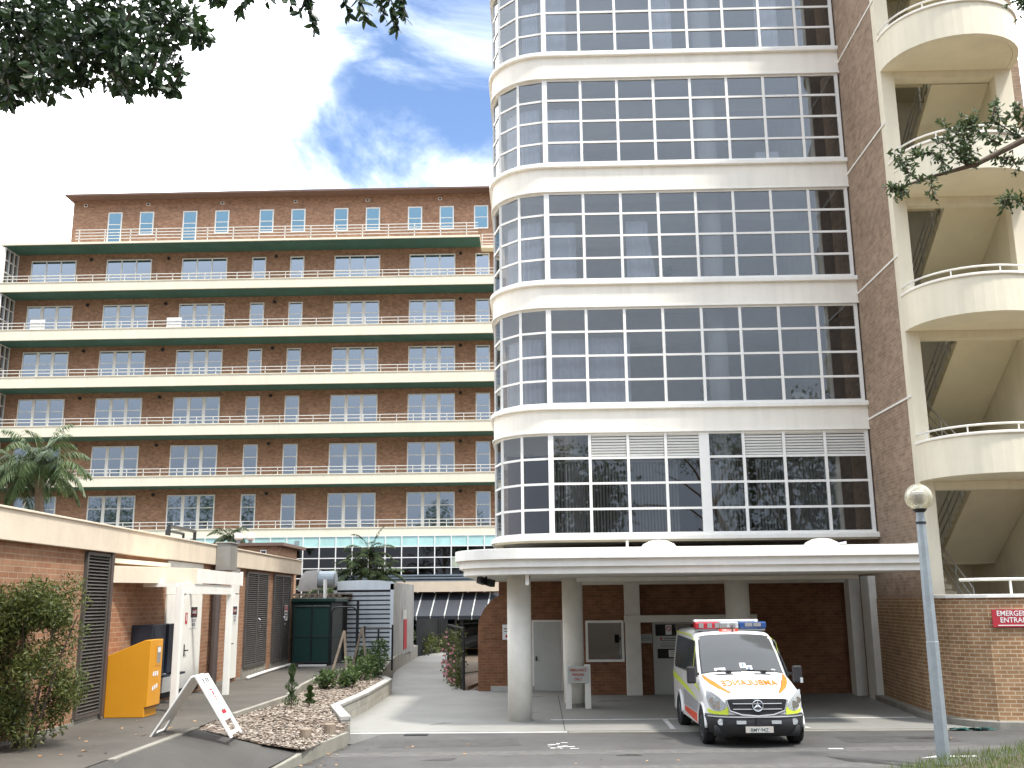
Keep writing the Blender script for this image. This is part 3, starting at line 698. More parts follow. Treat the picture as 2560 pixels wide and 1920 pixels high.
# curtains
def curtain(name, lab, x0, x1, y, z0, z1, gather=0.0, mat_='curtain', grp='curtains behind the tower glass', taper=0.0):
    m = MB(); nx = max(6, int((x1-x0)/.035)); rows = 6; vs = []
    for j in range(rows+1):
        v = j/rows
        for i in range(nx+1):
            u = i/nx; tp = 1 - taper*math.sin(v*1.6)**2*(1-.1*math.cos(v*4))
            x = x0 + (x1-x0)*(u*tp + (1-tp)*(1 if taper < 0 else 0)); vs.append((x, y + .035*math.sin(u*nx*.9 + 1.7*math.sin(u*7)) , z0 + (z1-z0)*v))
    m.add(vs, [(j*(nx+1)+i, j*(nx+1)+i+1, (j+1)*(nx+1)+i+1, (j+1)*(nx+1)+i) for j in range(rows) for i in range(nx)])
    return tag(m.build(name, mat_, smooth=True), lab, 'curtain', grp)
def cz(k): return (SILL[k]+.02 - .1, HEAD[k]-.1)
for k, nm in ((1,'second'),(2,'third'),(3,'fourth'),(4,'top visible')):
    z0, z1 = cz(k); d = (z1-z0)
    if k == 1:
        curtain('curtain', 'widest pale curtain drawn across the two left panes, second glazed storey', .45, 2.75, 28.42, z0, z0+d*.74)
    if k == 2:
        curtain('curtain', 'pale curtain at the left end of the third glazed storey', .45, 1.25, 28.42, z0, z0+d*.74, taper=-.12)
        curtain('curtain', 'gathered pale curtain in the fourth pane column, third glazed storey', 2.75, 3.6, 28.42, z0, z0+d*.74, taper=.22)
    if k == 3:
        curtain('curtain', 'grey curtain behind the first straight pane column, fourth glazed storey', .45, 1.45, 28.42, z0, z0+d*.74)
    if k == 4:
        curtain('curtain', 'pale curtain behind the first straight panes of the top storey in view', .45, 1.1, 28.42, z0, z1)
        curtain('curtain', 'pale curtain in the middle panes of the top storey in view', 3.7, 4.4, 28.42, z0, z1)
        curtain('curtain', 'pale curtain near the right end of the top storey in view', 7.0, 7.7, 28.42, z0, z1)
    # curtain following the rounded corner
    m = MB(); vs = []; nx = 44; rr = RC - .35; a0, a1 = (62, 6) if k in (1, 2, 3) else (30, 6)
    for j in range(2):
        for i in range(nx+1):
            a = R(a0 + (a1-a0)*i/nx); q = rr + .03*math.sin(i*1.25); vs.append((cx_ - q*math.sin(a), cy_ - q*math.cos(a), z0 if j == 0 else z0 + d*.74))
    m.add(vs, [(i, i+1, nx+2+i, nx+1+i) for i in range(nx)])
    tag(m.build('curtain', 'curtain', smooth=True), 'pale curtain round the curved corner, %s glazed storey' % nm, 'curtain', 'curtains behind the tower glass')
def vblind(lab, x0, x1, z0, z1, op):
    m = MB(); x = x0
    while x < x1: m.bar((x, 28.36, z0), (x, 28.36, z1), .075, .006, (op, 1, 0)); x += .09
    m.box(x0-.05, x1, 28.33, 28.39, z1, z1+.05)
    return tag(m.build('vertical_blind', 'blind'), lab, 'blind', 'vertical blinds on the lowest glazed storey')
z0 = SILL[0]+.02; z1 = SILL[0] + 2.05
vblind('vertical blind behind the first straight panes, lowest glazed storey', .5, 1.5, z0, z1, .9)
vblind('long vertical blind left of the thick mullion, lowest glazed storey', 1.6, 3.95, z0, z1, 1.3)
vblind('vertical blind right of the thick mullion, lowest glazed storey', 4.95, 6.0, z0, z1, 2.0)
vblind('vertical blind near the brick wall, lowest glazed storey', 6.2, 8.1, z0, z1, 1.4)

pr_ = random.Random(4)
for x, k, lab in ((3.95, 2, 'small potted plant on the ledge of the third glazed storey'), (4.9, 1, 'small potted plant on the ledge of the second glazed storey')):
    z = SILL[k] + .05; t = thing('potted_plant', lab, 'plant', (x, 28.5, z)); MB().lathe([(.07,-.1),(.10,.12),(.09,.13)], (x,28.5,z), 12).build('pot', 'brown_pipe', t); q = MB()
    for i in range(60):
        a, h = pr_.random()*6.28, pr_.random()*.32; d = Vector((math.cos(a), math.sin(a), 1.2)).normalized()*.14; p = Vector((x+.12*math.cos(a)*pr_.random(), 28.5+.1*math.sin(a)*pr_.random(), z+.12+h)); sx = Vector((-math.sin(a), math.cos(a), 0))*.025
        q.quad(p, p+d*.5+sx, p+d, p+d*.5-sx)
    q.build('foliage', 'leaf_shrub', t)
for x, k, w_, h_, mm, lab in ((1.75,2,.62,.22,'paper','stack of pale papers on the ledge of the third glazed storey'),(6.8,3,.7,.5,'curtain','pale cabinet behind the glass of the fourth glazed storey'),(6.2,2,.5,.3,'room_dark','dark box on the ledge of the third glazed storey'),(7.4,1,.9,.35,'room_wall','low pale cupboard behind the glass of the second glazed storey')):
    z = SILL[k]; t = MB(); t.box(x, x+w_, 28.55, 28.95, z-.5, z+h_); t.box(x+.03, x+w_-.03, 28.6, 28.9, z+h_, z+h_+.03); tag(t.build('cupboard', mm, bevel=.01), lab, 'cupboard')
for k in range(1, 5):
    for x in (1.7, 4.0, 6.3): MB().box(x, x+1.2, 30.6, 30.9, HEAD[k]+.18, HEAD[k]+.222).build('ceiling_light', 'paper', tw)

# canopy over the porch
def cpath(off):
    rr = 1.7 + off; c = (-.2, 24.3)
    return [(c[0]-rr, 32.3)] + [(c[0] - rr*math.sin(R(a)), c[1] - rr*math.cos(R(a))) for a in range(90, -1, -5)] + [(8.50 + off*.3, 22.6 - off)]
def plan(off, back): P = cpath(off); return P + [(P[-1][0], back), (P[0][0], back)] if back else P
m = MB()
for off, za, zb in ((.10, 3.665, 3.90), (.0, 3.49, 3.665), (-.10, 3.335, 3.49)):
    m.wall(cpath(off), .30, za, zb)
can = m.build('canopy', 'white', tw, bevel=.008)
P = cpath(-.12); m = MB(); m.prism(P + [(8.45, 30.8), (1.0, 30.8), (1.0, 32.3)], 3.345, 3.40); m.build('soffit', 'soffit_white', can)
P = cpath(-.18); m = MB(); m.prism(P + [(8.40, 30.8), (1.0, 30.8), (1.0, 32.3)], 3.70, 3.80); m.build('roof', 'concrete_old', can)
for x in (2.98, 6.99):
    m = MB(); m.lathe([(.50,0),(.50,.08),(.47,.19),(.38,.30),(.22,.375),(.02,.40)], (x, 25.2, 3.80), 24); m.build('skylight', 'white', can, smooth=True)
MB().tube([(2.06,23.6,3.8),(2.06,23.6,4.1)], .03).build('vent_pipe', 'white', can)
m = MB(); m.box(1.0, 8.45, 27.2, 27.6, 3.24, 3.344); m.box(1.02, 9.34, 30.4, 30.7, 3.20, 3.344); m.build('beam', 'white_column', can)
MB().box(-.31, -.23, 22.9, 23.02, 3.10, 3.345).build('downpipe', 'white', can)
for nm, x, y, r in (('a', -0.49, 24.5, .285), ('b', 0.88, 27.55, .275), ('c', 5.30, 27.6, .32)):
    m = MB(); m.lathe([(r, .0), (r, 3.343)], (x, y, 0), 40); o = m.build('column', 'white_column', tw)
    for p in o.data.polygons: p.use_smooth = len(p.vertices) == 4
    if nm == 'b': MB().lathe([(r+.03, .02), (r+.03, .12)], (x, y, 0), 32).build('plinth', 'concrete_old', o)
for x0, x1, y0, y1 in ((2.54, 2.98, 30.55, 30.88), (9.02, 9.34, 30.0, 30.5), (9.14, 9.345, 28.6, 29.3)):
    MB().box(x0, x1, y0, y1, 0, 3.343).build('pillar', 'white_column', tw, bevel=.01)
# porch walls
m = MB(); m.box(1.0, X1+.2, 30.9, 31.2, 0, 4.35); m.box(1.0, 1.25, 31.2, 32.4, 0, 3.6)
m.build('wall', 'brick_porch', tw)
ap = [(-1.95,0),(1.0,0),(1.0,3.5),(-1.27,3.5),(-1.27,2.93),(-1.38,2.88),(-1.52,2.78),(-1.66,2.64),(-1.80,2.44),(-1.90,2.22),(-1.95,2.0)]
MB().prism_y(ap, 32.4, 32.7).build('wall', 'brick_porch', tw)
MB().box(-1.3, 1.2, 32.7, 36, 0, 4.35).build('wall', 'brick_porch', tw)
MB().box(-1.55, -.2, 32.3, 32.40, .0, .17).build('plinth', 'cap_stone', tw)
m = MB(); m.box(-.26, .70, 32.34, 32.395, .02, 2.16); fr = m.build('door', 'white_frame', tw, bevel=.004)
MB().box(-.20, .645, 32.325, 32.337, .04, 2.10).build('door_leaf', 'sign_grey', fr)
m = MB(); m.box(-.15, -.11, 32.29, 32.325, .92, 1.06); m.build('handle', 'dark_metal', fr)
m = MB(); m.box(1.36, 2.50, 30.83, 30.895, .96, 1.03); m.box(1.36, 2.50, 30.83, 30.895, 2.09, 2.16); m.box(1.36, 1.43, 30.83, 30.895, 1.03, 2.09); m.box(2.43, 2.50, 30.83, 30.895, 1.03, 2.09)
wi = m.build('window', 'white_frame', tw); MB().box(1.43, 2.43, 30.86, 30.87, 1.03, 2.09).build('pane', 'glass_porch', wi); MB().box(1.43, 2.43, 30.88, 30.893, 1.03, 2.09).build('dark_room', 'dark_void', wi)
MB().box(2.50, 6.4, 30.42, 30.548, 2.10, 2.30).build('lintel', 'white_column', tw)
m = MB(); m.box(3.36, 5.3, 30.82, 30.895, .02, 2.09); dr = m.build('door', 'sign_grey', tw)
m = MB(); m.box(3.44, 4.95, 30.80, 30.817, 1.70, 2.03); m.box(3.48, 4.95, 30.80, 30.817, 1.05, 1.32); m.build('pane', 'glass_dark', dr)
m = MB(); m.box(3.5, 4.3, 30.80, 30.817, .12, .88); m.build('door_panel', 'sign_grey', dr, bevel=.004)
# stair tower: brick side wall, frames, balconies, flights
YS = 24.72
m = MB(); m.wall([(X1, 31.0), (X1, YS+.303)], .28, 2.722, 24.5); m.build('wall', 'brick_tower', tw)
for z in (4.05, 7.66, 11.35, 15.05, 18.70):
    m = MB(); m.box(X1-.03, X1+.0, YS+.3, 27.99, z-.03, z+.02); m.box(X1-.03, X1, YS-.0, YS+.3, z-.03, z+.02); m.build('flashing', 'white', tw)
SO = [5.514, 9.326, 12.93, 16.53, 20.15, 23.75]    # balcony soffits
XR = 12.62
MB().box(X1+.29, 14.0, 29.8, 30.1, 0, 24.5).build('wall', 'cream_yellow', tw)
MB().box(X1+.282, X1+.33, YS+.3, 29.8, 2.8, 24.5).build('wall', 'cream_yellow', tw)
m = MB(); m.box(XR-.05, XR+.2, YS+.31, 29.8, 2.8, 24.5); m.build('wall', 'cream_yellow', tw)
MB().box(XR+.201, XR+.5, YS+.15, 32.0, 2.8, 24.5).build('wall', 'brick_tower', tw)
m = MB(); m.box(X1, X1+.36, YS, YS+.3, 2.78, 24.5); m.build('pier', 'cream_yellow', tw, bevel=.01)
m = MB(); m.box(XR-.26, XR+.2, YS, YS+.3, 2.78, 24.5); m.build('pier', 'cream_yellow', tw, bevel=.01)
def bpath(off, n=24):
    xa, xb = X1 - off*.6, XR + .2 + off; cxx = (xa+xb)/2; hw_ = (xb-xa)/2; dep = 1.80 + off
    return [(cxx - hw_*math.cos(math.pi*i/n), YS - dep*math.sin(math.pi*i/n)**.92) for i in range(n+1)]
def flight(z_top, first):
    """right-hand flight going down from the front landing to the half landing at the back, left-hand flight coming back"""
    zm = z_top - 1.85; y0, y1 = YS + .75, 28.3
    def fl(xa, xb, za, zb, ya, yb):
        m = MB(); n = 10
        m.add([(xa,ya,za-.16),(xb,ya,za-.16),(xb,yb,zb-.16),(xa,yb,zb-.16),(xa,ya,za),(xb,ya,za),(xb,yb,zb),(xa,yb,zb)],
              [(0,3,2,1),(4,5,6,7),(0,1,5,4),(1,2,6,5),(2,3,7,6),(3,0,4,7)])
        for i in range(n):
            u = (i+.5)/n; y = ya + (yb-ya)*u; z = za + (zb-za)*u; h = abs(y1-y0)/n*.5
            m.box(xa+.003, xb-.003, y-h, y+h, z-.05, z+.06)
        o = m.build('stair_flight', 'soffit_cream', tw)
        return o
    def rail(x, za, zb, ya, yb, o):
        r = MB()
        for h in (.95, .68, .40): r.tube([(x, ya, za+h), (x, yb, zb+h)], .022, 6)
        for i in range(4):
            u = i/3; r.tube([(x, ya+(yb-ya)*u, za+(zb-za)*u), (x, ya+(yb-ya)*u, za+(zb-za)*u+.95)], .02, 6)
        r.build('stair_railing', 'rail_grey', o)
    a = fl(11.0, XR-.06, z_top, zm, y0, y1); rail(11.04, z_top, zm, y0, y1, a)
    b = fl(X1+.34, 10.75, z_top-3.68, zm, y0, y1); rail(10.70, z_top-3.68, zm, y0, y1, b)
    MB().box(X1+.34, XR-.06, y1, 29.79, zm-.18, zm).build('landing', 'soffit_cream', tw)
for k, zs in enumerate(SO):
    P = bpath(0)
    m = MB(); m.wall(P, .14, zs, zs+.90); b = m.build('balcony', 'cream_yellow', tw)
    m = MB(); m.prism([(x, y) for x, y in bpath(-.145)] , zs+.012, zs+.16); m.build('floor', 'soffit_cream', b)
    m = MB(); m.box(X1+.01, XR+.19, YS-.004, YS+.72, zs+.008, zs+.19); m.box(X1+.365, XR-.265, YS+.01, YS+.29, zs-.20, zs+.005); m.build('beam', 'cream_yellow', b)
    m = MB(); m.wall(bpath(.05), .24, zs+.90, zs+.97); m.build('coping', 'cream', b, bevel=.015)
    m = MB(); Q = bpath(-.06); m.tube([(x, y, zs+1.14) for x, y in Q], .026, 8)
    for i in (2, 7, 12, 17, 22): m.tube([(Q[i][0], Q[i][1], zs+.97), (Q[i][0], Q[i][1], zs+1.13)], .02, 6)
    m.build('railing', 'rail_white', b)
    flight(zs + .16, k == 0)
flight_low = None
MB().box(9.7, 16, 24.9, 30, 1.6, 1.8).build('landing', 'concrete_old', tw)
# curved brick base wall with coping and rail
cw_ = [(X1, 31.2), (X1, 28.9), (9.12, 26.4), (8.98, 24.6), (9.02, 23.9), (9.16, 23.3), (9.38, 22.88), (9.75, 22.62), (10.3, 22.5), (11.4, 22.48), (13, 22.6), (18, 23.4)]
m = MB(); m.wall(cw_, .25, 0, 2.72); m.build('base_wall', 'brick_curved', tw)
m = MB(); m.wall([(x - (.05 if i < 6 else 0), y - (.05 if i > 4 else 0)) for i, (x, y) in enumerate(cw_)][4:], .36, 2.72, 2.80); m.build('coping', 'white', tw, bevel=.01)
m = MB(); q = [(9.5, 23.3), (9.75, 22.85), (10.3, 22.7), (11.4, 22.68), (13, 22.8), (18, 23.6)]
m.tube([(x, y, 3.12) for x, y in q], .035, 8); m.tube([(10.35, 22.7, 2.8), (10.35, 22.7, 3.12)], .03, 6); m.tube([(12.6, 22.78, 2.8), (12.6, 22.78, 3.12)], .03, 6); m.build('railing', 'rail_white', tw)
# right return of the main building beyond the stairs
m = MB(); m.box(15.35, 26, 30.0, 44, 0, 15.6); m.build('wall', 'brick_tower', tw)
m = MB(); m.box(15.4, 19, 29.95, 29.995, 12.6, 15.2); wi = m.build('window', 'white_frame', tw); MB().box(15.5, 18.9, 29.93, 29.948, 12.7, 15.1).build('pane', 'glass_dark', wi)

# ------------------------------------------------------------------ low brick building on the left (local x = out of the wall, y = along it)
lb = thing('service_building', 'low brick service building with cream fascia along the left footpath', 'building', (-8.748, 19.321, 0), R(1.02))
LB = Matrix.Translation((-8.748, 19.321, 0)) @ Matrix.Rotation(R(1.02), 4, 'Z')
m = MB(); m.box(-9, 0, -14, 18.15, 0, 3.79); m.build('wall', 'brick_left', lb)
m = MB(); m.box(-9.2, .12, -14, 18.85, 3.79, 4.29); m.box(-9.2, .15, -14, 18.88, 4.29, 4.33); m.build('fascia', 'cream_left', lb, bevel=.01)
for a, b, zt in ((-.02, 1.2, .66), (8.0, 9.6, .66), (11.45, 14.3, .84), (14.9, 17.6, .80), (-14, -.03, .62), (1.21, 4.5, .64), (10.9, 11.44, .62)): MB().box(0, .03, a, b, .3, zt).build('plinth', 'concrete_old', lb)
def louvre(y0, y1, z0, z1, n, leaves=1):
    f = MB(); t = .06
    f.box(0, .07, y0, y0+t, z0, z1); f.box(0, .07, y1-t, y1, z0, z1); f.box(0, .07, y0+t, y1-t, z1-t, z1); f.box(0, .07, y0+t, y1-t, z0, z0+t)
    if leaves == 2: yc = (y0+y1)/2; f.box(0, .072, yc-.05, yc+.05, z0+t, z1-t)
    o = f.build('louvre_door' if leaves == 2 else 'louvre_panel', 'louvre', lb)
    MB().box(.002, .008, y0+t, y1-t, z0+t, z1-t).build('dark_backing', 'dark_void', o)
    s = MB(); st = (z1-z0-2*t)/n
    for i in range(n):
        z = z0 + t + st*(i+.5); s.bar((.038, y0+t, z), (.038, y1-t, z), .062, .008, (.62, 0, .78))
    s.build('slat', 'louvre', o)
    return o
louvre(.0, 1.10, .66, 3.76, 46)
MB().box(0, .10, 1.10, 1.22, .60, 3.785).build('post', 'brown_pipe', lb)
a = louvre(11.55, 14.15, .85, 3.72, 44, 2); b = louvre(15.02, 17.45, .81, 3.72, 44, 2)
for o, y in ((a, 12.98), (b, 16.36)): MB().tube([(.075, y, 1.95),(.14, y, 2.0),(.14, y, 2.25),(.075, y, 2.3)], .014, 6).build('handle', 'chrome', o)
m = MB(); m.bar((.02,1.25,3.64),(.02,4.55,3.66),.16,.09); m.build('flashing', 'cream_band', lb)
m = MB(); m.box(0, .03, 4.60, 7.28, 2.99, 3.77); m.build('panel', 'white', lb)
for (ya, yb) in ((4.62, 5.90), (5.92, 7.27)):
    d = MB(); d.box(0, .05, ya, yb, .74, 2.98); d = d.build('door', 'white', lb, bevel=.006)
    if ya > 5: m = MB(); m.box(.05, .065, ya+.06, ya+.11, 1.50, 1.78); m.box(.065, .11, ya+.07, ya+.10, 1.62, 1.65); m.box(.09, .11, ya+.07, ya+.24, 1.62, 1.65); m.build('handle', 'dark_metal', d)
MB().box(0, .05, 4.6, 7.3, .62, .735).build('threshold', 'dark_void', lb)
d = MB(); d.box(0, .05, 9.93, 10.76, .66, 3.02); d.box(0, .045, 9.93, 10.76, 3.05, 3.77); d = d.build('door', 'white', lb, bevel=.006)
m = MB(); m.box(.05, .065, 10.0, 10.05, 1.50, 1.78); m.box(.065, .11, 10.01, 10.04, 1.62, 1.65); m.box(.09, .11, 10.01, 10.18, 1.62, 1.65); m.build('handle', 'dark_metal', d)
m = MB(); m.box(.125, .50, 8.0, 8.75, 3.64, 4.36); m.box(.10, .53, 7.97, 8.78, 4.36, 4.40); m.build('rainwater_head', 'grey_box', lb, bevel=.01)
MB().tube([(.16, 8.10, 3.64),(.16, 8.10, .55)], .12, 10).build('downpipe', 'brown_pipe', lb)
m = MB(); m.tube([(.25, 20.2-8.9, .60), (.22, 12.6, .61), (.12, 14.4, .60), (.08, 17.6, .60), (.5, 18.1, .60)], .05, 8); m.build('conduit', 'white', lb, smooth=True)
# door canopy on posts
m = MB(); cp = [(.02,1.18),(1.12,3.34),(1.12,7.0),(.02,7.0)]
m.prism([(.02,1.18),(1.12,3.34),(1.12,4.30),(.02,4.30)], 3.50, 3.54); cpo = m.build('canopy', 'cream_left', lb)
m = MB(); m.wall([(.02,1.16),(1.13,3.33)], .05, 3.20, 3.52); m.build('fascia', 'cream_left', cpo)
m = MB(); m.wall([(1.132,3.34),(1.132,7.02)], .05, 3.22, 3.53); m.box(1.08, 1.15, 7.02, 7.06, 3.2, 3.56); m.build('fascia', 'white', cpo)
m = MB(); m.bar((.3,2.4,3.16),(1.0,2.4,3.16),.12,.08); m.box(1.0, 1.1, 2.45, 6.4, 2.98, 3.195); m.box(.02, 1.0, 6.2, 6.3, 3.05, 3.195); m.build('beam', 'white', cpo)
for y in (2.40, 6.20):
    m = MB(); m.box(.99, 1.13, y, y+.14, .55, 3.197); m.build('post', 'white', cpo, bevel=.008)
    MB().bar((1.06, y+.13, 2.75),(1.06, y+.42, 2.985),.05,.06).build('brace', 'white', cpo)
m = MB(); m.tube([(-1.2, 8, 4.33),(-1.2, 8, 4.85),(-1.2, 10.2, 4.85),(-1.2, 10.2, 4.33)], .05, 8); m.tube([(-1.4, 8.4, 4.33),(-1.4, 8.4, 4.75),(-1.4, 9.8, 4.75),(-1.4, 9.8, 4.33)], .04, 8); m.build('roof_pipe', 'dark_metal', lb)

def wall_sign(name, lab, y, z, wd, ht, rows, cat='sign', mt='sign_white', out=.052):
    """sign facing out of the left building"""
    loc = LB @ Vector((out, y, z)); t = thing(name, lab, cat, loc, R(1.02))
    MB().box(0, .006, -wd/2, wd/2, -ht/2, ht/2).build('panel', mt, t)
    for (kind, y0, y1, z0, z1, mm) in [r for r in rows if r[0] == 'box']:
        MB().box(.0065, .0085, y0, y1, z0, z1).build('patch', mm, t)
    for r in [r for r in rows if r[0] == 'txt']:
        MB().text(r[1], r[2], (.010, r[5] if len(r) > 5 else 0, r[3]), (0, 1, 0), (0, 0, 1), .75).build('lettering', r[4], t)
    return t
dang = lambda s: [('box', -.24*s, .24*s, .0*s, .25*s, 'ink_dark'), ('box', -.20*s, .20*s, .05*s, .20*s, 'red_sign'), ('txt', 'DANGER', .105*s, .125*s, 'sign_white'), ('txt', 'DO NOT', .105*s, -.07*s, 'ink_dark'), ('txt', 'ENTER', .105*s, -.17*s, 'ink_dark')]
wall_sign('danger_sign', 'danger sign on the white door just left of the brown downpipe', 6.62, 2.42, .56, .52, dang(1.05))
wall_sign('danger_sign', 'danger sign on the narrow white door next to the dark louvres', 10.32, 2.44, .50, .50, dang(.95))
wall_sign('warning_sign', 'small warning sign on the far dark louvred door', 16.75, 2.42, .44, .52, [('box', -.2, .2, .09, .23, 'red_sign'), ('txt', 'DANGER', .08, .16, 'sign_white'), ('box', -.16, .16, -.02, .03, 'ink_dark'), ('box', -.16, .16, -.12, -.08, 'ink_dark'), ('box', -.13, .13, -.19, -.16, 'ink_dark')], out=.075)
wall_sign('fire_sign', 'small red upright sign on the white door beside the post', 6.05, 2.41, .15, .27, [('box', -.025, .025, -.06, .10, 'sign_white')], mt='red_paint')
# machines against the wall
t = thing('ticket_machine', 'bright orange sloping box machine by the dark louvre', 'machine', (-8.72, 20.66, .55), R(1.0))
m = MB(); y0, y1 = 0, .70
P = [(0, 0), (.80, 0), (.80, .18), (.86, .20), (.86, 1.50), (.74, 1.50), (0, 1.20)]
m.prism_y(P, y0, y1); m.build('body', 'orange', t, bevel=.012)
m = MB(); m.box(.862, .868, .30, .62, .98, 1.40); bz = m.build('bezel', 'orange', t, bevel=.004)
m = MB(); m.box(.869, .872, .36, .56, 1.03, 1.36); m.build('screen', 'grey_box', t); MB().box(.8725, .8745, .38, .54, 1.24, 1.34).build('label', 'sticker', t)
m = MB()
for i, y in enumerate((.20, .31, .42)): m.box(.862, .865, y, y+.075, .78, .87); m.box(.862, .865, y, y+.075, .50+.02*i, .585+.02*i)
m.build('sticker', 'sticker', t)
MB().box(.80, .862, -.003, .703, .185, .20).build('trim', 'dark_void', t)
for k, (y, wd, lab) in enumerate(((21.95, .85, 'dark navy payment cabinet on brick wall behind the orange machine'), (22.95, .80, 'second dark navy cabinet, nearer the white door'))):
    t = thing('payment_cabinet', lab, 'cabinet', (-8.79, y, 0), R(1.0), 'dark cabinets on the brick wall')
    MB().box(0, .45, 0, wd, 1.25, 2.32).build('body', 'navy', t, bevel=.01)
    m = MB()
    for i in range(2):
        for j in range(3): m.box(.452, .455, wd*.2+i*.22, wd*.2+i*.22+.13, 1.55+j*.17, 1.65+j*.17) if not (k == 1 and i == 0) else None
    m.build('sticker', 'sticker', t)
    MB().box(.30, .62, wd*.5, wd*.95, 1.20, 1.245).build('shelf', 'navy', t)
# sandwich board
t = thing('sandwich_board', 'white folding sandwich board standing open on the drive edge', 'sign', (-6.02, 18.2, .5), R(4))
def board(sx, top, hole):
    B = MB(); foot = Vector((sx*.68, 0, 0.0)); apex = Vector((sx*.02, 0, 1.02)); d = (foot - apex); L = d.length; d.normalize(); nn = Vector((d.z*-1, 0, d.x)) * (1 if sx > 0 else -1)
    hwid = .42
    def pt(u, y, q): return apex + d*u + Vector((0, y, 0)) + nn*q
    def slab(u0, u1, y0, y1):
        vs = [pt(u, y, q) for q in (0, .03) for u, y in ((u0,y0),(u0,y1),(u1,y1),(u1,y0))]
        f = [(0,1,2,3),(7,6,5,4),(0,4,5,1),(1,5,6,2),(2,6,7,3),(3,7,4,0)]
        B.add(vs, f)
    slab(0, L*.74, -hwid, hwid); slab(L*.74, L*.91, -hwid, -.24); slab(L*.74, L*.91, .24, hwid); slab(L*.91, L*.965, -hwid, hwid); slab(L*.965, L, -hwid, -.30); slab(L*.965, L, .30, hwid)
    o = B.build('board', 'white_frame', t, bevel=.006)
    return o, pt, d, L
bl, _, _, _ = board(-1, 0, 1)
br, pt, dv, L = board(1, 0, 1)
lift = .034
def bt(body, size, u, y, mm, wide=1.0):   # lettering reading down the board
    vs, fs = glyphs(body); q = MB(); q.add([pt(u + vx*size*wide, y - vy*size*-1, lift) for vx, vy in vs], [f[::-1] for f in fs]); q.build('lettering', mm, br)
bt('jen', .20, L*.33, .02, 'red_paint', 1.0); bt('ville', .17, L*.50, .02, 'ink_teal')
m = MB(); m.add([pt(L*.585,-.12,lift),pt(L*.645,-.12,lift),pt(L*.645,.16,lift),pt(L*.585,.16,lift)], [(0,1,2,3)]); m.build('patch', 'red_paint', br)
m = MB()
for u in (.245, .715): m.add([pt(L*u,-.14,lift),pt(L*(u+.006),-.14,lift),pt(L*(u+.006),.14,lift),pt(L*u,.14,lift)], [(0,1,2,3)])
m.build('rule', 'red_paint', br)
for y in (-.18, .0, .12):
    m = MB(); m.add([pt(L*.06,y,lift),pt(L*.06,y+.07,lift),pt(L*.14,y+.06,lift),pt(L*.14,y+.02,lift)], [(0,1,2,3)]); m.build('hinge_slot', 'ink_dark', br)
# low timber stumps
for x, y, lab in ((-4.42, 19.6, 'short round timber stump in mulch, left of two'), (-4.12, 20.35, 'short round timber stump in mulch beside the wall end')):
    tag(MB().lathe([(.10,.15),(.11,.17),(.11,.44),(.095,.455)], (x, y, 0), 14).build('timber_stump', 'wood_grey'), lab, 'stump', 'timber stumps in the mulch')

# ------------------------------------------------------------------ sheds, containers, gates behind the bed
t = thing('green_shed', 'dark green flat roofed shed behind the black gates', 'shed', (-8.1, 37.6, .52))
m = MB(); m.box(-9.05, -7.66, 37.35, 39.5, .52, 2.78); m.build('wall', 'shed_green', t)
m = MB(); m.box(-7.659, -7.62, 37.36, 39.5, .52, 2.78); m.build('side_panel', 'shed_side', t)
m = MB(); m.box(-9.2, -7.45, 37.2, 39.7, 2.79, 2.92); m.build('roof', 'shed_green', t, bevel=.02)
t = thing('boiler_shed', 'low dark shed with corrugated roof edge behind the green shed', 'shed', (-9, 42, .5))
MB().box(-11, -7.9, 40.6, 44, .5, 2.9).build('wall', 'dark_void', t)
m = MB(); m.box(-11.2, -7.7, 40.3, 44.2, 2.92, 2.98)
for k in range(14): m.box(-11.1+k*.24, -11.1+k*.24+.13, 40.28, 40.42, 2.98, 3.06)
m.box(-11.2, -7.7, 40.35, 44.2, 3.07, 3.12); m.build('roof', 'wood_grey', t)
t = thing('duct', 'bright curved silver duct elbow on the dark shed roof', 'duct', (-9.3, 41, 3.1))
m = MB(); n = 9
pr = [(-9.72 + .12*(1-math.cos(R(90*i/n)))*3.0, 3.22 + .80*math.sin(R(90*i/n))) for i in range(n+1)]
po = pr + [(-8.95, 4.06), (-8.95, 3.30), (-9.30, 3.30), (-9.32, 3.22)]
m.prism_y(po, 40.9, 41.6); m.build('elbow', 'galv_bright', t)
m = MB(); m.lathe([(.30,0),(.34,.05),(.34,.95),(.30,1.0)], (-9.25, 41.25, 3.68), 18, 'x'); m.build('drum', 'galv', t)
tag(MB().tube([(-8.46,40.2,2.9),(-8.48,40.2,3.66)], .07, 10).build('flue_pipe', 'white'), 'short white flue pipe standing behind the green shed', 'pipe')
t = thing('plant_container', 'pale blue-grey container with louvred end and red panel', 'container', (-7.2, 42.5, .52))
m = MB(); P = [(-8.45,.52),(-6.02,.52),(-6.02,3.56),(-6.6,3.62),(-7.24,3.64),(-7.9,3.62),(-8.45,3.58)]
m.prism_y(P, 42.0, 48.9); m.build('body', 'container_side', t)
f = MB(); f.box(-8.47, -8.33, 41.9, 41.998, .52, 3.5); f.box(-6.13, -6.0, 41.9, 41.998, .52, 3.5); f.prism_y([(-8.47,3.26),(-6.0,3.26),(-6.0,3.57),(-6.6,3.64),(-7.24,3.66),(-7.9,3.64),(-8.47,3.59)], 41.9, 41.998); f.box(-8.32, -6.14, 41.92, 41.998, .52, .80)
fo = f.build('frame', 'container', t)
m = MB(); k = 0; z = .84
while z < 3.22: m.bar((-8.32, 41.955, z+.06), (-6.14, 41.955, z+.06), .012, .125, (0, -.25, .97)); z += .184
m.build('slat', 'container', fo)
MB().box(-8.32, -6.14, 41.988, 41.997, .8, 3.26).build('backing', 'navy', fo)
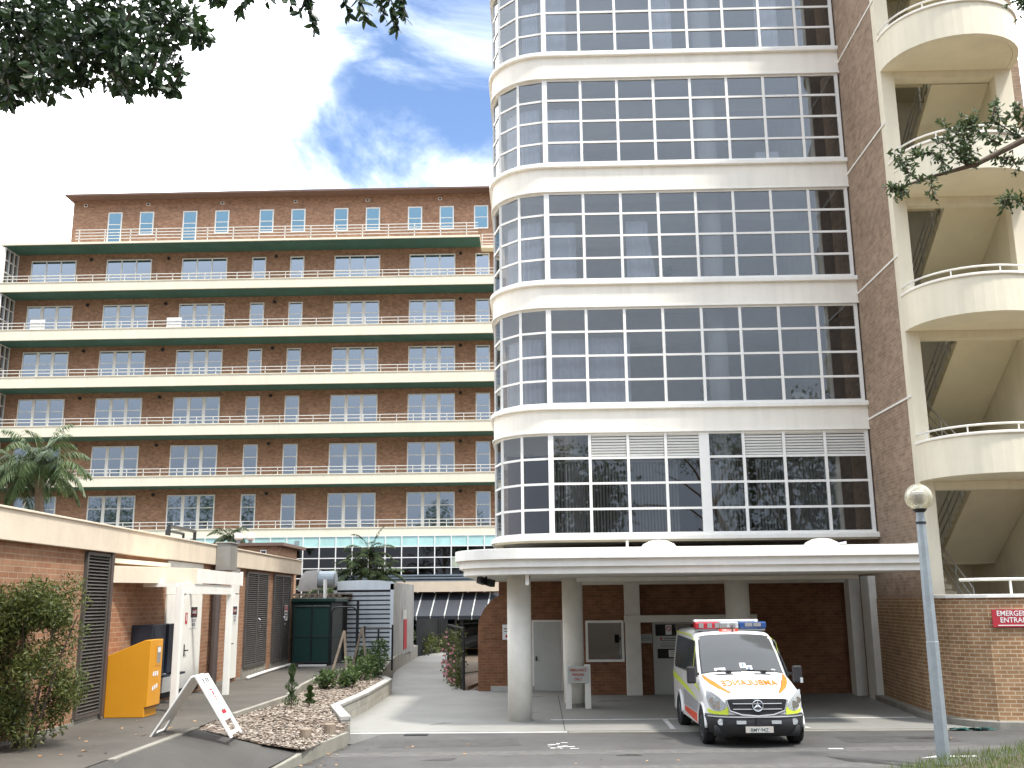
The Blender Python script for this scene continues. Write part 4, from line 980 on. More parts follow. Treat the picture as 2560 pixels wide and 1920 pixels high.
m = MB(); m.box(-6.016, -5.99, 45.3, 46.3, .72, 2.0); m.build('red_panel', 'red_paint', t)
MB().box(-6.016, -5.995, 44.9, 46.2, 2.01, 2.42).build('sticker', 'sign_grey', t)
def gate(lab, x0, x1, y, z0, z1, solid, rounded):
    t = thing('metal_gate', lab, 'gate', ((x0+x1)/2, y, z0), None, 'black metal gates')
    m = MB(); r = .025
    if rounded:
        q = .22; pts = [(x0, y, z0), (x0, y, z1-q)] + [(x0+q-q*math.cos(R(a)), y, z1-q+q*math.sin(R(a))) for a in range(15, 91, 15)] + [(x1-q+q*math.sin(R(a)), y, z1-q+q*math.cos(R(a))) for a in range(0, 91, 15)] + [(x1, y, z0)]
        m.tube(pts, r, 8)
    else:
        m.tube([(x0, y, z0), (x0, y, z1)], r, 8); m.tube([(x1, y, z0), (x1, y, z1)], r, 8); m.tube([(x0, y, z1-.03), (x1, y, z1-.03)], r, 8)
        xm = (x0+x1)/2; m.tube([(xm, y, z0-.04), (xm, y, z1)], r, 8)
    m.tube([(x0, y, z0+.09), (x1, y, z0+.09)], r, 8); m.tube([(x0, y, (z0+z1)/2-.05), (x1, y, (z0+z1)/2-.05)], .014, 6)
    m.build('frame', 'dark_metal', t)
    if solid: MB().box(x0+.02, x1-.02, y+.03, y+.04, z0+.10, z1-.04).build('sheet', 'shed_green', t)
    return t
gate('double leaf black gate backed with dark green sheet', -8.88, -7.57, 36.9, .58, 2.66, True, False)
gate('narrow black gate with rounded top corners', -7.50, -6.60, 36.9, .58, 2.60, False, True)
tag(MB().box(-8.6, -7.6, 36.6, 36.7, .55, .62).build('pipe_offcut', 'white'), 'white plank lying under the double gate', 'plank')
tag(MB().tube([(-6.53,36.7,.5),(-6.53,36.7,2.84)], .045, 8).build('gate_post', 'dark_metal'), 'tall black round post right of the narrow gate', 'post')
t = thing('garden_fence', 'low black tubular fence in front of the louvred container', 'fence', (-5.8, 36.5, .45))
m = MB(); m.tube([(-6.25,36.5,1.84),(-5.25,36.5,1.84)], .03, 8); m.tube([(-6.25,36.5,.75),(-5.25,36.5,.75)], .025, 8); m.build('rail', 'dark_metal', t)
for x, h in ((-6.24,1.93),(-5.74,1.84),(-5.24,1.97)): MB().tube([(x,36.5,.4),(x,36.5,h)], .035, 8).build('post', 'dark_metal', t)
for lab, ap, f1, f2 in (('leaning timber stake frame wrapped in white flowers, left of two', (-6.10,32.0,1.90), (-6.50,31.9,.40), (-5.98,32.0,.40)), ('leaning bare timber stake frame, right of two', (-5.92,34.2,1.95), (-6.32,34.3,.42), (-5.68,34.0,.42))):
    t = thing('stake_frame', lab, 'stakes', (ap[0], ap[1], .45), None, 'timber stake frames in the bed')
    for f in (f1, f2): MB().bar(f, ap, .07, .07, (0, 1, 0)).build('stake', 'wood_grey', t)
# dark timber fence and gate at path end
t = thing('timber_fence', 'tall dark paling fence at the far end of the path', 'fence', (-6.0, 55, 0))
m = MB(); a, b = Vector((-6.35, 52.7)), Vector((-5.35, 59.3)); n = 30
for k in range(n):
    p = a.lerp(b, (k+.5)/n); m.box(p.x-.03, p.x+.03, p.y-.105, p.y+.105, 0, 1.82 + .04*rnd.random())
m.build('paling', 'wood_dark', t)
m = MB(); m.bar((-6.40,52.7,1.6),(-5.42,59.3,1.6),.05,.09); m.build('rail', 'wood_dark', t)
t = thing('timber_gate', 'dark timber gate facing along the path beside the container', 'gate', (-5.9, 52.6, 0))
m = MB()
for k in range(8): m.box(-6.32+k*.0, -6.2, 52.0, 52.06, 0, .1)
m = MB(); 
for k in range(10): m.box(-5.95+k*.115-.3, -5.95+k*.115-.195, 57.0, 57.03, .05, 1.85)
m.build('paling', 'wood_dark', t)
# rose trellis panel
t = thing('trellis_fence', 'dark wire mesh screen on black posts beside the path', 'fence', (-2.9, 35, 0))
m = MB()
for p in ((-3.37,37.9),(-2.42,32.75),(-2.2,40.0)): m.tube([(p[0],p[1],0),(p[0],p[1],1.95)], .04, 8)
for z in (.12, 1.92): m.tube([(-3.37,37.9,z),(-2.42,32.75,z)], .025, 6); m.tube([(-3.37,37.9,z),(-2.2,40.0,z+.02)], .02, 6)
m.build('post', 'dark_metal', t)
m = MB()
for k in range(27):
    u = k/26; x, y = -3.37+.95*u, 37.9-5.15*u; m.bar((x,y,.12),(x,y,1.92),.012,.012)
for k in range(16): z = .15+k*.115; m.bar((-3.37,37.9,z),(-2.42,32.75,z),.012,.012)
m.build('mesh', 'dark_metal', t)
struct(MB().sheet([(-3.3,37.8,.03),(-2.45,32.9,.03),(-1.7,33.1,.03),(-1.4,38,.03),(-2.4,40,.03)]).build('garden_bed', 'mulch_base'))
tag(MB().bar((-2.32,32.8,.06),(-1.6,38,.06),.06,.16).build('edging_board', 'wood_grey'), 'pale timber edging board along the rose bed', 'edging')
tag(MB().box(-2.05,-1.55,38.6,38.9,0,2.6).build('wall_pier', 'sign_grey'), 'pale pier glimpsed behind the rose trellis', 'pier')
t = thing('side_wing', 'dark glazed side wall seen past the arched brick wall', 'building', (-.5, 41, 0))
MB().box(-1.5, 3, 39.5, 52, 0, 3.2).build('wall', 'room_dark', t)
m = MB()
for y in (39.6, 41, 43, 46): m.box(-1.56, -1.502, y-.05, y+.05, 0, 3.0)
m.build('frame', 'grey_box', t)
# brick hut with roof vents
t = thing('plant_hut', 'small brick rooftop hut with dark flat roof above the left building', 'hut', (-13.5, 47, 3))
MB().box(-17, -12.0, 46.1, 50, 0, 5.32).build('wall', 'brick_far', t)
m = MB(); m.box(-17.3, -11.65, 45.9, 50.4, 5.33, 5.47); m.build('roof', 'roof_edge', t)
m = MB(); m.box(-12.75, -12.45, 46.05, 46.098, 4.7, 5.15); wi = m.build('window', 'white_frame', t); MB().box(-12.70, -12.5, 46.04, 46.049, 4.75, 5.1).build('pane', 'glass_dark', wi)
for x in (-16.3, -15.2, -14.1): MB().box(x, x+.3, 46.08, 46.098, 5.0, 5.15).build('vent', 'dark_void', t)
for x, lab in ((-14.05, 'round white roof ventilator, left of two on the hut'), (-13.5, 'round white roof ventilator, right of two on the hut')):
    t = thing('roof_ventilator', lab, 'ventilator', (x, 47, 5.47), None, 'ventilators on the brick hut')
    MB().lathe([(.09,0),(.09,.2)], (x, 47, 5.47), 12).build('stem', 'galv', t); MB().lathe([(.14,0),(.20,.08),(.20,.26),(.12,.33)], (x, 47, 5.66), 14).build('cowl', 'white', t, smooth=False)

# ------------------------------------------------------------------ signs and fittings of the porch
t = thing('entrance_sign', 'maroon emergency entrance sign on the curved brick wall', 'sign', (10.30, 22.47, 2.2), R(-8))
MB().box(-.50, .50, -.02, .02, -.10, .27).build('panel', 'red_sign', t)
m = MB(); m.text('EMERGENCY', .155, (-.0, -.021, .185), (1,0,0), (0,0,1), .93); m.text('ENTRANCE', .155, (.02, -.021, .045), (1,0,0), (0,0,1), .93); m.build('lettering', 'sign_white', t)
MB().box(-.40, .46, -.024, -.0205, -.072, -.052).build('arrow', 'sign_white', t)
t = thing('parking_sign', 'grey ambulance parking only sign on two white posts', 'sign', (.97, 27.05, .02))
for x in (.72, 1.22): MB().box(x-.075, x+.075, 27.0, 27.11, .022, 1.12).build('post', 'white', t, bevel=.006)
MB().box(.70, 1.24, 26.96, 26.998, .66, 1.08).build('panel', 'sign_grey', t, bevel=.004)
m = MB()
for s_, z in (('AMBULANCE', .985), ('PARKING', .87), ('ONLY', .755)): m.text(s_, .105, (.97, 26.958, z), (1,0,0), (0,0,1), .72)
m.build('lettering', 'ink_red', t)
def flat_sign(lab, x, y, z, wd, ht, lines, mt='sign_grey', spot=None):
    t = thing('notice', lab, 'notice', (x, y, z)); MB().box(x-wd/2, x+wd/2, y-.012, y, z-ht/2, z+ht/2).build('panel', mt, t)
    m = MB()
    for q, fr_, h in lines: m.box(x-wd*fr_/2, x+wd*fr_/2, y-.0145, y-.0125, z+q-h/2, z+q+h/2)
    if lines: m.build('print', 'ink_dark', t)
    if spot: MB().box(x+spot[0]-spot[2], x+spot[0]+spot[2], y-.0145, y-.0125, z+spot[1]-spot[2], z+spot[1]+spot[2]).build('emblem', 'red_paint', t)
flat_sign('small white notice with a red mark on the arched brick wall', -1.07, 32.395, 1.80, .22, .46, [(.1,.6,.03),(.02,.5,.02)], 'sign_white', (.03,-.13,.045))
flat_sign('small grey notice on brick between white pillar and glass door', 3.16, 30.89, 1.62, .36, .26, [(.08,.7,.012),(.04,.8,.012),(0,.75,.012),(-.04,.8,.012)])
flat_sign('wide white notice across the middle of the porch glass door', 3.88, 30.795, 1.51, .78, .34, [(.11,.5,.02),(.05,.8,.015),(-.02,.7,.012),(-.08,.8,.014),(-.13,.75,.012)], 'sign_grey', (-.28,.11,.03))
flat_sign('small white notice low on the porch glass door', 3.98, 30.795, 1.19, .34, .2, [(.05,.7,.012),(.0,.75,.012),(-.05,.7,.012)], 'sign_white')
t = thing('notice', 'no smoking notice at the top of the porch glass door', 'notice', (3.83, 30.79, 1.86)); MB().box(3.74,3.92,30.783,30.795,1.73,2.01).build('panel','sign_white',t)
m = MB(); n = 20; vs = [(3.83+r*math.cos(2*math.pi*k/n), 30.780, 1.905+r*math.sin(2*math.pi*k/n)) for r in (.055,.075) for k in range(n)]; m.add(vs, [(k,(k+1)%n,n+(k+1)%n,n+k) for k in range(n)]); m.bar((3.79,30.781,1.945),(3.87,30.781,1.865),.004,.016,(0,0,1)); m.build('emblem','red_paint',t)
for z, lab in ((1.90, 'small white plate left of the second porch column, upper of two'), (1.62, 'small white plate left of the second porch column, lower of two')):
    flat_sign(lab, .80, 32.395, z, .12, .13, [(.0,.5,.03)], 'sign_white')
t = thing('floodlight', 'black twin floodlight under the rounded canopy end', 'lamp', (-1.3, 25, 3.3))
MB().tube([(-1.3,25,3.345),(-1.3,25,3.22)], .03, 8).build('bracket', 'dark_metal', t)
for s_ in (-1, 1):
    MB().bar((-1.3+s_*.03,25.0,3.22+.0),(-1.3+s_*.17,24.82,3.22-.05*s_),.14,.16).build('head', 'dark_metal', t)
# lamp post
lp = thing('lamp_post', 'grey tapered lamp post with clear globe beside the grass verge', 'street lamp', (6.69, 17.8, .1))
MB().lathe([(.115,-.05),(.108,1.9),(.108,1.905),(.103,1.91),(.082,3.92),(.082,3.98)], (6.69,17.8,.1), 8).build('pole', 'galv', lp)
MB().lathe([(.088,3.90),(.088,3.94)], (6.69,17.8,.1), 16).build('collar', 'dark_metal', lp)
MB().lathe([(.07,3.98),(.07,4.10)], (6.69,17.8,.1), 16).build('neck', 'galv', lp)
MB().lathe([(.075,4.10),(.115,4.145),(.12,4.16)], (6.69,17.8,.1), 20).build('holder', 'dark_metal', lp)
m = MB(); pr = [(.235*math.sin(R(a)), -.235*math.cos(R(a))) for a in range(30, 181, 8)]; pr[-1] = (.002, .235); m.lathe(pr, (6.69,17.8,4.465), 32); m.build('globe', 'globe', lp, smooth=True)
m = MB(); m.lathe([(.085,4.17),(.06,4.23)], (6.69,17.8,.1), 20)
for k in range(5): m.lathe([(.075,4.26+k*.035),(.10,4.27+k*.035),(.075,4.28+k*.035)], (6.69,17.8,.1), 20)
m.lathe([(.11,4.45),(.10,4.47),(.01,4.48)], (6.69,17.8,.1), 20); m.build('fitting', 'galv_bright', lp)
m = MB()
for k in range(50):
    a, r_k = rnd.random()*6.28, math.sqrt(rnd.random()); x, y = 9.05+.45*r_k*math.cos(a), 22.35+.10*r_k*math.sin(a); m.quad((x-.08,y-.03,.01+rnd.random()*.05),(x+.07,y-.03,.01+rnd.random()*.05),(x+.06,y+.04,.01+rnd.random()*.06),(x-.06,y+.03,.02))
tag(m.build('netting', 'green_rag'), 'crumpled dark green netting lying by the curved wall', 'netting')

# ------------------------------------------------------------------ ambulance (local: x across, y towards its rear, z up; nose at y = 0)
am = thing('ambulance', 'white ambulance van with fluoro yellow and orange markings under the porch edge', 'ambulance', (4.10, 19.95, .004), R(.8))
def lerp_tab(T, y):
    if y <= T[0][0]: return T[0][1]
    for (a, va), (b, vb) in zip(T, T[1:]):
        if y <= b: return va + (vb-va)*(y-a)/(b-a)
    return T[-1][1]
ZT = [(0,.90),(.06,.955),(.15,1.0),(.36,1.06),(.8,1.185),(1.18,1.29),(1.24,1.315),(1.6,1.68),(1.93,1.985),(2.02,2.04),(2.15,2.085),(2.4,2.115),(3.0,2.125),(4.6,2.115),(4.78,2.07)]
def zt(y): return lerp_tab(ZT, y)
def ws(y): return min(1, max(.0005, y/.36)**.25) if y < .36 else (1 if y < 4.5 else 1-.06*(y-4.5)/.28)
def hwz(z): return .925 if z < 1.05 else .925 - .135*((z-1.05)/1.05)**1.3
def side_x(y, z): return hwz(z)*ws(y)
US = [(0,0),(.4,.006),(.7,.02),(.88,.045),(.96,.08),(1.0,.14)]
def top_z(x, y):
    z0 = zt(y); wv = hwz(z0-.14)*ws(y); u = min(1, abs(x)/wv)
    for (a, da), (b, db) in zip(US, US[1:]):
        if u <= b: return z0 - (da + (db-da)*(u-a)/(b-a))
    return z0 - .14
YS_ = [.002,.01,.03,.08,.15,.25,.36,.6,.8,1.0,1.18,1.24,1.4,1.6,1.8,1.93,2.02,2.15,2.4,2.8,3.4,4.0,4.5,4.7,4.78]
def prof(y):
    z0 = zt(y); wv = hwz(z0-.14)*ws(y); R_ = []
    for u, d in US: R_.append((u*wv, z0-d))
    zl = z0-.14; n = 6
    for i in range(1, n+1):
        z = zl + (.30-zl)*i/n; R_.append((side_x(y, z), z))
    return R_
m = MB(); rings = []
for y in YS_:
    p = prof(y); full = [(-x, y, z) for x, z in p[:0:-1]] + [(x, y, z) for x, z in p]; rings.append(full)
n = len(rings[0]); vs = [q for r in rings for q in r]
fs = [(i*n+k, i*n+k+1, (i+1)*n+k+1, (i+1)*n+k) for i in range(len(rings)-1) for k in range(n-1)]
fs += [tuple(range(n))[::-1], tuple(range((len(rings)-1)*n, len(rings)*n))]
m.add(vs, fs); body = m.build('body', 'van_white', am, smooth=True)
body.data.polygons[len(fs)-1].use_smooth = False; body.data.polygons[len(fs)-2].use_smooth = False
es = body.modifiers.new('edge', 'EDGE_SPLIT'); es.split_angle = R(38)
def top_patch(name, mm, poly, lift=.007, div=10, parent=None):
    """polygon strip on bonnet or windscreen: poly = list of (y, xl, xr)"""
    q = MB(); pts = []
    for i in range(len(poly)-1):
        (ya, la, ra), (yb, lb_, rb) = poly[i], poly[i+1]
        for j in range(4 if i < len(poly)-2 else 5):
            t_ = j/4; y = ya+(yb-ya)*t_; l = la+(lb_-la)*t_; r = ra+(rb-ra)*t_
            pts.append([(l+(r-l)*k/div, y) for k in range(div+1)])
    for row in pts:
        for x, y in row:
            dz = (zt(y+.02)-zt(y-.02))/.04; L_ = math.sqrt(1+dz*dz); q.v.append((x, y - lift*dz/L_, top_z(x, y) + lift/L_))
    for i in range(len(pts)-1):
        for k in range(div): q.f.append((i*(div+1)+k, i*(div+1)+k+1, (i+1)*(div+1)+k+1, (i+1)*(div+1)+k)); q.mi.append(0)
    return q.build(name, mm, parent or am, smooth=True)
def side_patch(name, mm, cols, s_, lift=.006, parent=None, nz=4):
    """cols = list of (y, zlow, zhigh) on side s_"""
    q = MB(); cc = []
    for (ya, aa, ba), (yb, ab, bb) in zip(cols, cols[1:]):
        nn = max(1, int((yb-ya)/.12)); cc += [(ya+(yb-ya)*i/nn, aa+(ab-aa)*i/nn, ba+(bb-ba)*i/nn) for i in range(nn)]
    cols = cc + [cols[-1]]
    for y, a, b in cols:
        for k in range(nz+1):
            z = a+(b-a)*k/nz; q.v.append((s_*(side_x(y, z)+lift), y, z))
    for i in range(len(cols)-1):
        for k in range(nz):
            f = (i*(nz+1)+k, i*(nz+1)+k+1, (i+1)*(nz+1)+k+1, (i+1)*(nz+1)+k); q.f.append(f if s_ < 0 else f[::-1]); q.mi.append(0)
    return q.build(name, mm, parent or am, smooth=True)
def yf(x): return .36*(min(.925, abs(x))/.925)**4
def front_patch(name, mm, cols, lift=.008, parent=None, nz=3):
    """cols = list of (x, zlow, zhigh) on the rounded nose"""
    q = MB()
    for x, a, b in cols:
        for k in range(nz+1):
            z = a+(b-a)*k/nz; y = yf(x)
            while zt(y) - .02 < z and y < .6: y += .01
            q.v.append((x, y-lift, z))
    for i in range(len(cols)-1):
        for k in range(nz): q.f.append((i*(nz+1)+k, (i+1)*(nz+1)+k, (i+1)*(nz+1)+k+1, i*(nz+1)+k+1)); q.mi.append(0)
    return q.build(name, mm, parent or am, smooth=True)
# windscreen: dark rubber surround, dark cab, glass
top_patch('windscreen_seal', 'black_plastic', [(1.225,-.83,.83),(1.6,-.795,.795),(1.985,-.735,.735)], .006)
ws_o = top_patch('windscreen', 'lens_glass', [(1.245,-.80,.80),(1.6,-.77,.77),(1.955,-.715,.715)], .012)
ws_o.data.materials.clear()
m_, n_, l_, b_ = newmat('windscreen'); b_.inputs['Base Color'].default_value = (.06,.064,.066,1); b_.inputs['Roughness'].default_value = .06; b_.inputs['Specular IOR Level'].default_value = .60
ws_o.data.materials.append(m_)
def ws_item(name, mm, y0, y1, x0, x1): top_patch(name, mm, [(y0,x0,x1),(y1,x0,x1)], .016, 2)
ws_item('card', 'paper', 1.29,1.38,-.02,.10); ws_item('card', 'card_blue', 1.305,1.36,.02,.065); ws_item('card', 'paper', 1.255,1.33,.10,.22); ws_item('card', 'card_blue', 1.265,1.31,.13,.18)
ws_item('paper', 'paper', 1.255,1.30,-.55,-.33); ws_item('sticker', 'paper', 1.265,1.28,.60,.68)
# bonnet graphics
top_patch('bonnet_flash', 'van_orange', [(.14,-.50,-.46),(.4,-.66,-.57),(.7,-.77,-.66),(.95,-.82,-.745),(1.19,-.83,-.81)])
top_patch('bonnet_flash', 'van_orange', [(.14,.46,.50),(.4,.57,.66),(.7,.66,.77),(.95,.745,.82),(1.19,.81,.83)])
top_patch('bonnet_flash_edge', 'van_red', [(.14,-.46,-.445),(.4,-.57,-.555),(.7,-.66,-.645),(.95,-.745,-.735),(1.19,-.81,-.80)]); top_patch('bonnet_flash_edge', 'van_red', [(.14,.445,.46),(.4,.555,.57),(.7,.645,.66),(.95,.735,.745),(1.19,.80,.81)])
top_patch('cowl_vent', 'black_plastic', [(1.07,-.50,-.20),(1.13,-.62,-.22)]); top_patch('cowl_vent', 'black_plastic', [(1.07,.20,.50),(1.13,.22,.62)])
vs, fs = glyphs('AMBULANCE'); q = MB()
q.add([(-vx*.235*.80, .60 + vy*.40, max(top_z(vx*.235*.80, .60 + vy*.40 + e) - e*.36 for e in (-.06, 0, .06)) + .012) for vx, vy in vs], [f[::-1] for f in fs]); q.build('lettering', 'van_orange', am)
# grille, emblem, lamps
gr = front_patch('grille', 'black_plastic', [(-.56,.82,.875),(-.50,.68,.885),(-.3,.62,.89),(0,.60,.895),(.3,.62,.89),(.50,.68,.885),(.56,.82,.875)], .016)
m = MB()
for z in (.70,.80): m.tube([(x, yf(x)-.022, z) for x in (-.46,-.2,0,.2,.46)], .011, 6)
m.tube([(x, yf(x)-.018, z) for x, z in ((-.58,.87),(-.52,.67),(-.3,.595),(0,.575),(.3,.595),(.52,.67),(.58,.87))], .018, 6); m.build('trim', 'van_grey', gr)
m = MB(); c = (.0, -.035, .765); k_ = 28; vs = [(c[0]+r*math.cos(2*math.pi*k/k_), c[1], c[2]+r*math.sin(2*math.pi*k/k_)) for r in (.088,.108) for k in range(k_)]
m.tube([(c[0]+.098*math.cos(2*math.pi*k/k_), c[1], c[2]+.098*math.sin(2*math.pi*k/k_)) for k in range(k_+1)], .011, 6)
for a in (90, 210, 330):
    d = Vector((math.cos(R(a)), 0, math.sin(R(a)))); p = Vector((-d.z, 0, d.x)); C = Vector(c)
    m.add([C+p*.030, C-p*.030, C+d*.095, C+Vector((0,-.020,0))], [(0,3,2),(3,1,2)]); m.add([C+p*.030, C-p*.030, C+d*.095, C+Vector((0,.012,0))], [(0,2,3),(3,2,1)])
m.build('emblem', 'chrome', gr)
for s_ in (-1, 1):
    cols = [(.60,.70,.80),(.68,.665,.90),(.76,.67,.97),(.83,.70,1.015),(.88,.78,1.03),(.905,.88,1.03)]
    cols = [(s_*x, a, b) for x, a, b in cols]; cols = cols if s_ > 0 else cols[::-1]
    hl = front_patch('headlight', 'lens_clear', cols, .014)
    m = MB()
    for x, z, r in ((.72,.775,.062),(.82,.845,.058),(.80,.745,.03)): m.lathe([(r*.55,0),(r,-.022),(r*1.08,-.024)], (s_*x, yf(x)-.012, z), 16, 'y')
    m.build('reflector', 'chrome', hl)
    fl = [(.545,.60,.80),(.575,.585,.735),(.68,.585,.655),(.80,.60,.66),(.895,.63,.70)]
    fl = [(s_*x, a, b) for x, a, b in fl]; fl = fl if s_ > 0 else fl[::-1]
    front_patch('fluoro_strip', 'fluoro', fl, .013)
# bumper
m = MB(); xs = [-.955+.0955*2*i/2 for i in range(0, 21)]; xs = [-.955 + 1.91*i/20 for i in range(21)]; rows = [(.22,.06),(.26,.0),(.40,-.055),(.55,-.05),(.60,-.01),(.605,.04)]
vs = []
for x in xs:
    y0 = .40*(abs(x)/.955)**4
    for z, d in rows: vs.append((x, y0 + d, z + (.03*(abs(x)/.955)**2 if z < .3 else 0)))
nr = len(rows); fs = [(i*nr+k, (i+1)*nr+k, (i+1)*nr+k+1, i*nr+k+1) for i in range(20) for k in range(nr-1)]
m.add(vs, fs); m.box(-.80,.80,.10,.5,.20,.40); bp = m.build('bumper', 'black_plastic', am, smooth=True)
m = MB(); m.tube([(x, .40*(abs(x)/.955)**4-.058, .56) for x in [-.9+.09*i for i in range(21)]], .012, 6); m.build('trim', 'van_grey', bp)
for x in (-.33,.33): MB().box(x-.09,x+.09,-.07,-.045,.44,.50).build('marker_lamp','lens_clear',bp)
for x in (-.70,.70): MB().lathe([(.05,0),(.06,-.03),(.0,-.03)], (x, .40*(abs(x)/.955)**4-.045, .47), 16,'y').build('fog_lamp','lens_clear',bp)
pl = MB().box(-.26,.26,-.085,-.06,.285,.395).build('number_plate','plate',bp)
m = MB(); m.box(-.175,.175,-.089,-.0855,.290,.375); m.build('plate_panel','sign_grey',pl); 
m = MB(); m.text('BMY\u00b794Z', .092, (0,-.0895,.332), (1,0,0), (0,0,1), .95, .002); m.build('lettering','ink_dark',pl)
MB().box(-.05,.05,-.075,-.04,.40,.56).build('tow_cover','black_plastic',bp)
# sides
for s_ in (-1, 1):
    side_patch('window', 'windscreen', [(1.75,1.24,1.86),(1.80,1.235,1.90),(4.2,1.24,1.94),(4.28,1.30,1.92)], s_, .007)
    side_patch('door_window', 'windscreen', [(1.15,1.22,1.27),(1.35,1.21,1.47),(1.62,1.20,1.70),(1.68,1.20,1.76)], s_, .007)
    side_patch('fluoro_strip', 'fluoro', [(.95,.96,1.0),(1.2,1.0,1.06),(1.6,1.06,1.15)], s_)
    side_patch('fluoro_strip', 'fluoro', [(1.35,.78,.80),(2.4,.85,.94),(4.7,1.02,1.16)], s_)
    side_patch('fluoro_strip', 'fluoro', [(1.95,1.885,1.91),(2.4,1.985,2.015),(4.6,2.0,2.03)], s_, .008)
    side_patch('grey_panel', 'van_grey', [(1.15,.52,.74),(2.9,.52,.84),(3.0,.52,.85)], s_)
    side_patch('orange_panel', 'van_red', [(1.15,.31,.50),(2.9,.40,.50)], s_, .007)
    side_patch('pillar', 'fluoro', [(1.69,1.2,1.84),(1.735,1.2,1.88)], s_, .0072)
    for yw in (.72, 3.62):
        m = MB(); n = 20
        vs = [(s_*.9275, yw + .40*math.cos(math.pi*i/n), .34 + .40*math.sin(math.pi*i/n)) for i in range(n+1)] + [(s_*.9275, yw-.40, .24), (s_*.9275, yw+.40, .24)]
        f = tuple(range(n+1)) + (n+1, n+2); m.add(vs, [f if s_ > 0 else f[::-1]]); 
        m.build('wheel_arch', 'rubber', am)
        m = MB(); xo = s_*.94
        m.tube([(s_*.932, yw+.41*math.cos(math.pi*i/n), .34+.41*math.sin(math.pi*i/n)) for i in range(n+1)], .03, 6); m.build('arch_flare', 'van_white' , am, smooth=True)
        m = MB(); m.lathe([(.20,-.11),(.31,-.115),(.338,-.08),(.338,.08),(.31,.115),(.20,.11)], (s_*.845, yw, .336), 28, 'x'); wh = m.build('wheel', 'rubber', am)
        m = MB(); m.lathe([(.03,s_*.085),(.09,s_*.095),(.11,s_*.07),(.185,s_*.075),(.20,s_*.11)], (s_*.845, yw, .336), 24, 'x'); m.build('rim', 'galv', wh)
    m = MB(); m.bar((s_*.90,1.10,1.28),(s_*1.03,1.06,1.26),.05,.05); m.build('mirror_arm','black_plastic',am)
    m = MB(); m.box(s_*.97,s_*1.15,.98,1.08,1.10,1.43); mo = m.build('mirror','black_plastic',am,bevel=.03)
    if s_ > 0: MB().box(1.10,1.155,.975,1.0,1.10,1.20).build('indicator','lens_clear',mo)
    m = MB(); m.bar((s_*.60,2.9,2.09),(s_*.66,2.62,2.27),.10,.05,(1,0,0)); m.build('fairing_arm','van_white',am)
    top_patch('door_seam','van_grey',[(2.02,s_*.70,s_*.705),(2.08,s_*.70,s_*.705)],.004,1)
m = MB(); m.box(-.70,.70,2.62,2.80,2.262,2.31); m.build('roof_fairing','van_white',am,bevel=.02)
lbz = MB(); lbz.box(-.74,.74,2.16,2.40,2.085,2.125); lbo = lbz.build('light_bar','van_grey',am,bevel=.01)
for nm, mm, x0, x1 in (('lens','lens_red',-.76,-.24),('lens','lens_clear',-.235,.17),('lens','lens_blue',.175,.76)):
    m = MB(); m.box(x0,x1,2.12,2.42,2.127,2.27); m.build(nm, mm, lbo, bevel=.03)
m = MB()
for x in (-.68,-.5,-.34): m.box(x,x+.1,2.111,2.119,2.15,2.25)
for x in (-.2,-.02): m.box(x,x+.12,2.111,2.119,2.16,2.24)
for x in (.3,.48): m.box(x,x+.16,2.111,2.119,2.17,2.25)
m.build('reflector','chrome',lbo)
MB().box(-.26,.15,2.10,2.11,2.07,2.125).build('sign_plate','van_red',am)
m = MB(); m.text('AMBULANCE', .05, (-.055,2.098,2.097),(1,0,0),(0,0,1),.95); m.build('lettering','sign_white',am)
MB().tube([(.02,2.06,2.06),(.03,2.12,2.20)], .012, 6).build('aerial','black_plastic',am)
MB().tube([(-.02,1.20,1.315),(-.5,1.235,1.335)], .010, 6).build('wiper','black_plastic',am); MB().tube([(.62,1.20,1.31),(.1,1.235,1.345)], .010, 6).build('wiper','black_plastic',am)
for x in (-.28,.42): MB().box(x-.05,x+.05,1.14,1.22,1.29,1.33).build('wiper_pivot','black_plastic',am)

# ------------------------------------------------------------------ vegetation
def leaf6(m, p, d, nrm, L, W):
    """pointed six-vertex leaf from p along d, folded slightly along the midrib"""
    s = d.cross(nrm).normalized(); u = s.cross(d).normalized()
    b = len(m.v)
    for a, w_, h in ((0,0,0),(.35,.5,.10),(.72,.36,.10),(1,0,-.04),(.72,-.36,.10),(.35,-.5,.10),(.5,0,0)):
        q = p + d*(a*L) + s*(w_*W) + u*(h*W); m.v.append(tuple(q))
    for f in ((0,1,6),(1,2,6),(2,3,6),(3,4,6),(4,5,6),(5,0,6)): m.f.append(tuple(b+k for k in f)); m.mi.append(0)
def leaf4(m, p, d, nrm, L, W):
    s = d.cross(nrm).normalized(); b = len(m.v)
    for q in (p, p+d*L*.45+s*W*.5, p+d*L, p+d*L*.45-s*W*.5): m.v.append(tuple(q))
    m.f.append((b,b+1,b+2,b+3)); m.mi.append(0)
def rv(rr, flat=1.0):
    while True:
        v = Vector((rr.uniform(-1,1), rr.uniform(-1,1), rr.uniform(-1,1)))
        if .05 < v.length < 1: v.z *= flat; return v.normalized()
def leaves_in(m, c, r, n, L, W, rr, droop=.5, shape=leaf6, sq=(1,1,1), shell=.45):
    c = Vector(c)
    for _ in range(n):
        d0 = rv(rr); q = r*(rr.random()**shell); p = c + Vector((d0.x*sq[0], d0.y*sq[1], d0.z*sq[2]))*q
        d = (rv(rr) + d0*.5 + Vector((0,0,-droop))).normalized(); l = L*rr.uniform(.55,1.35)
        shape(m, p, d, rv(rr), l, W*l/L)
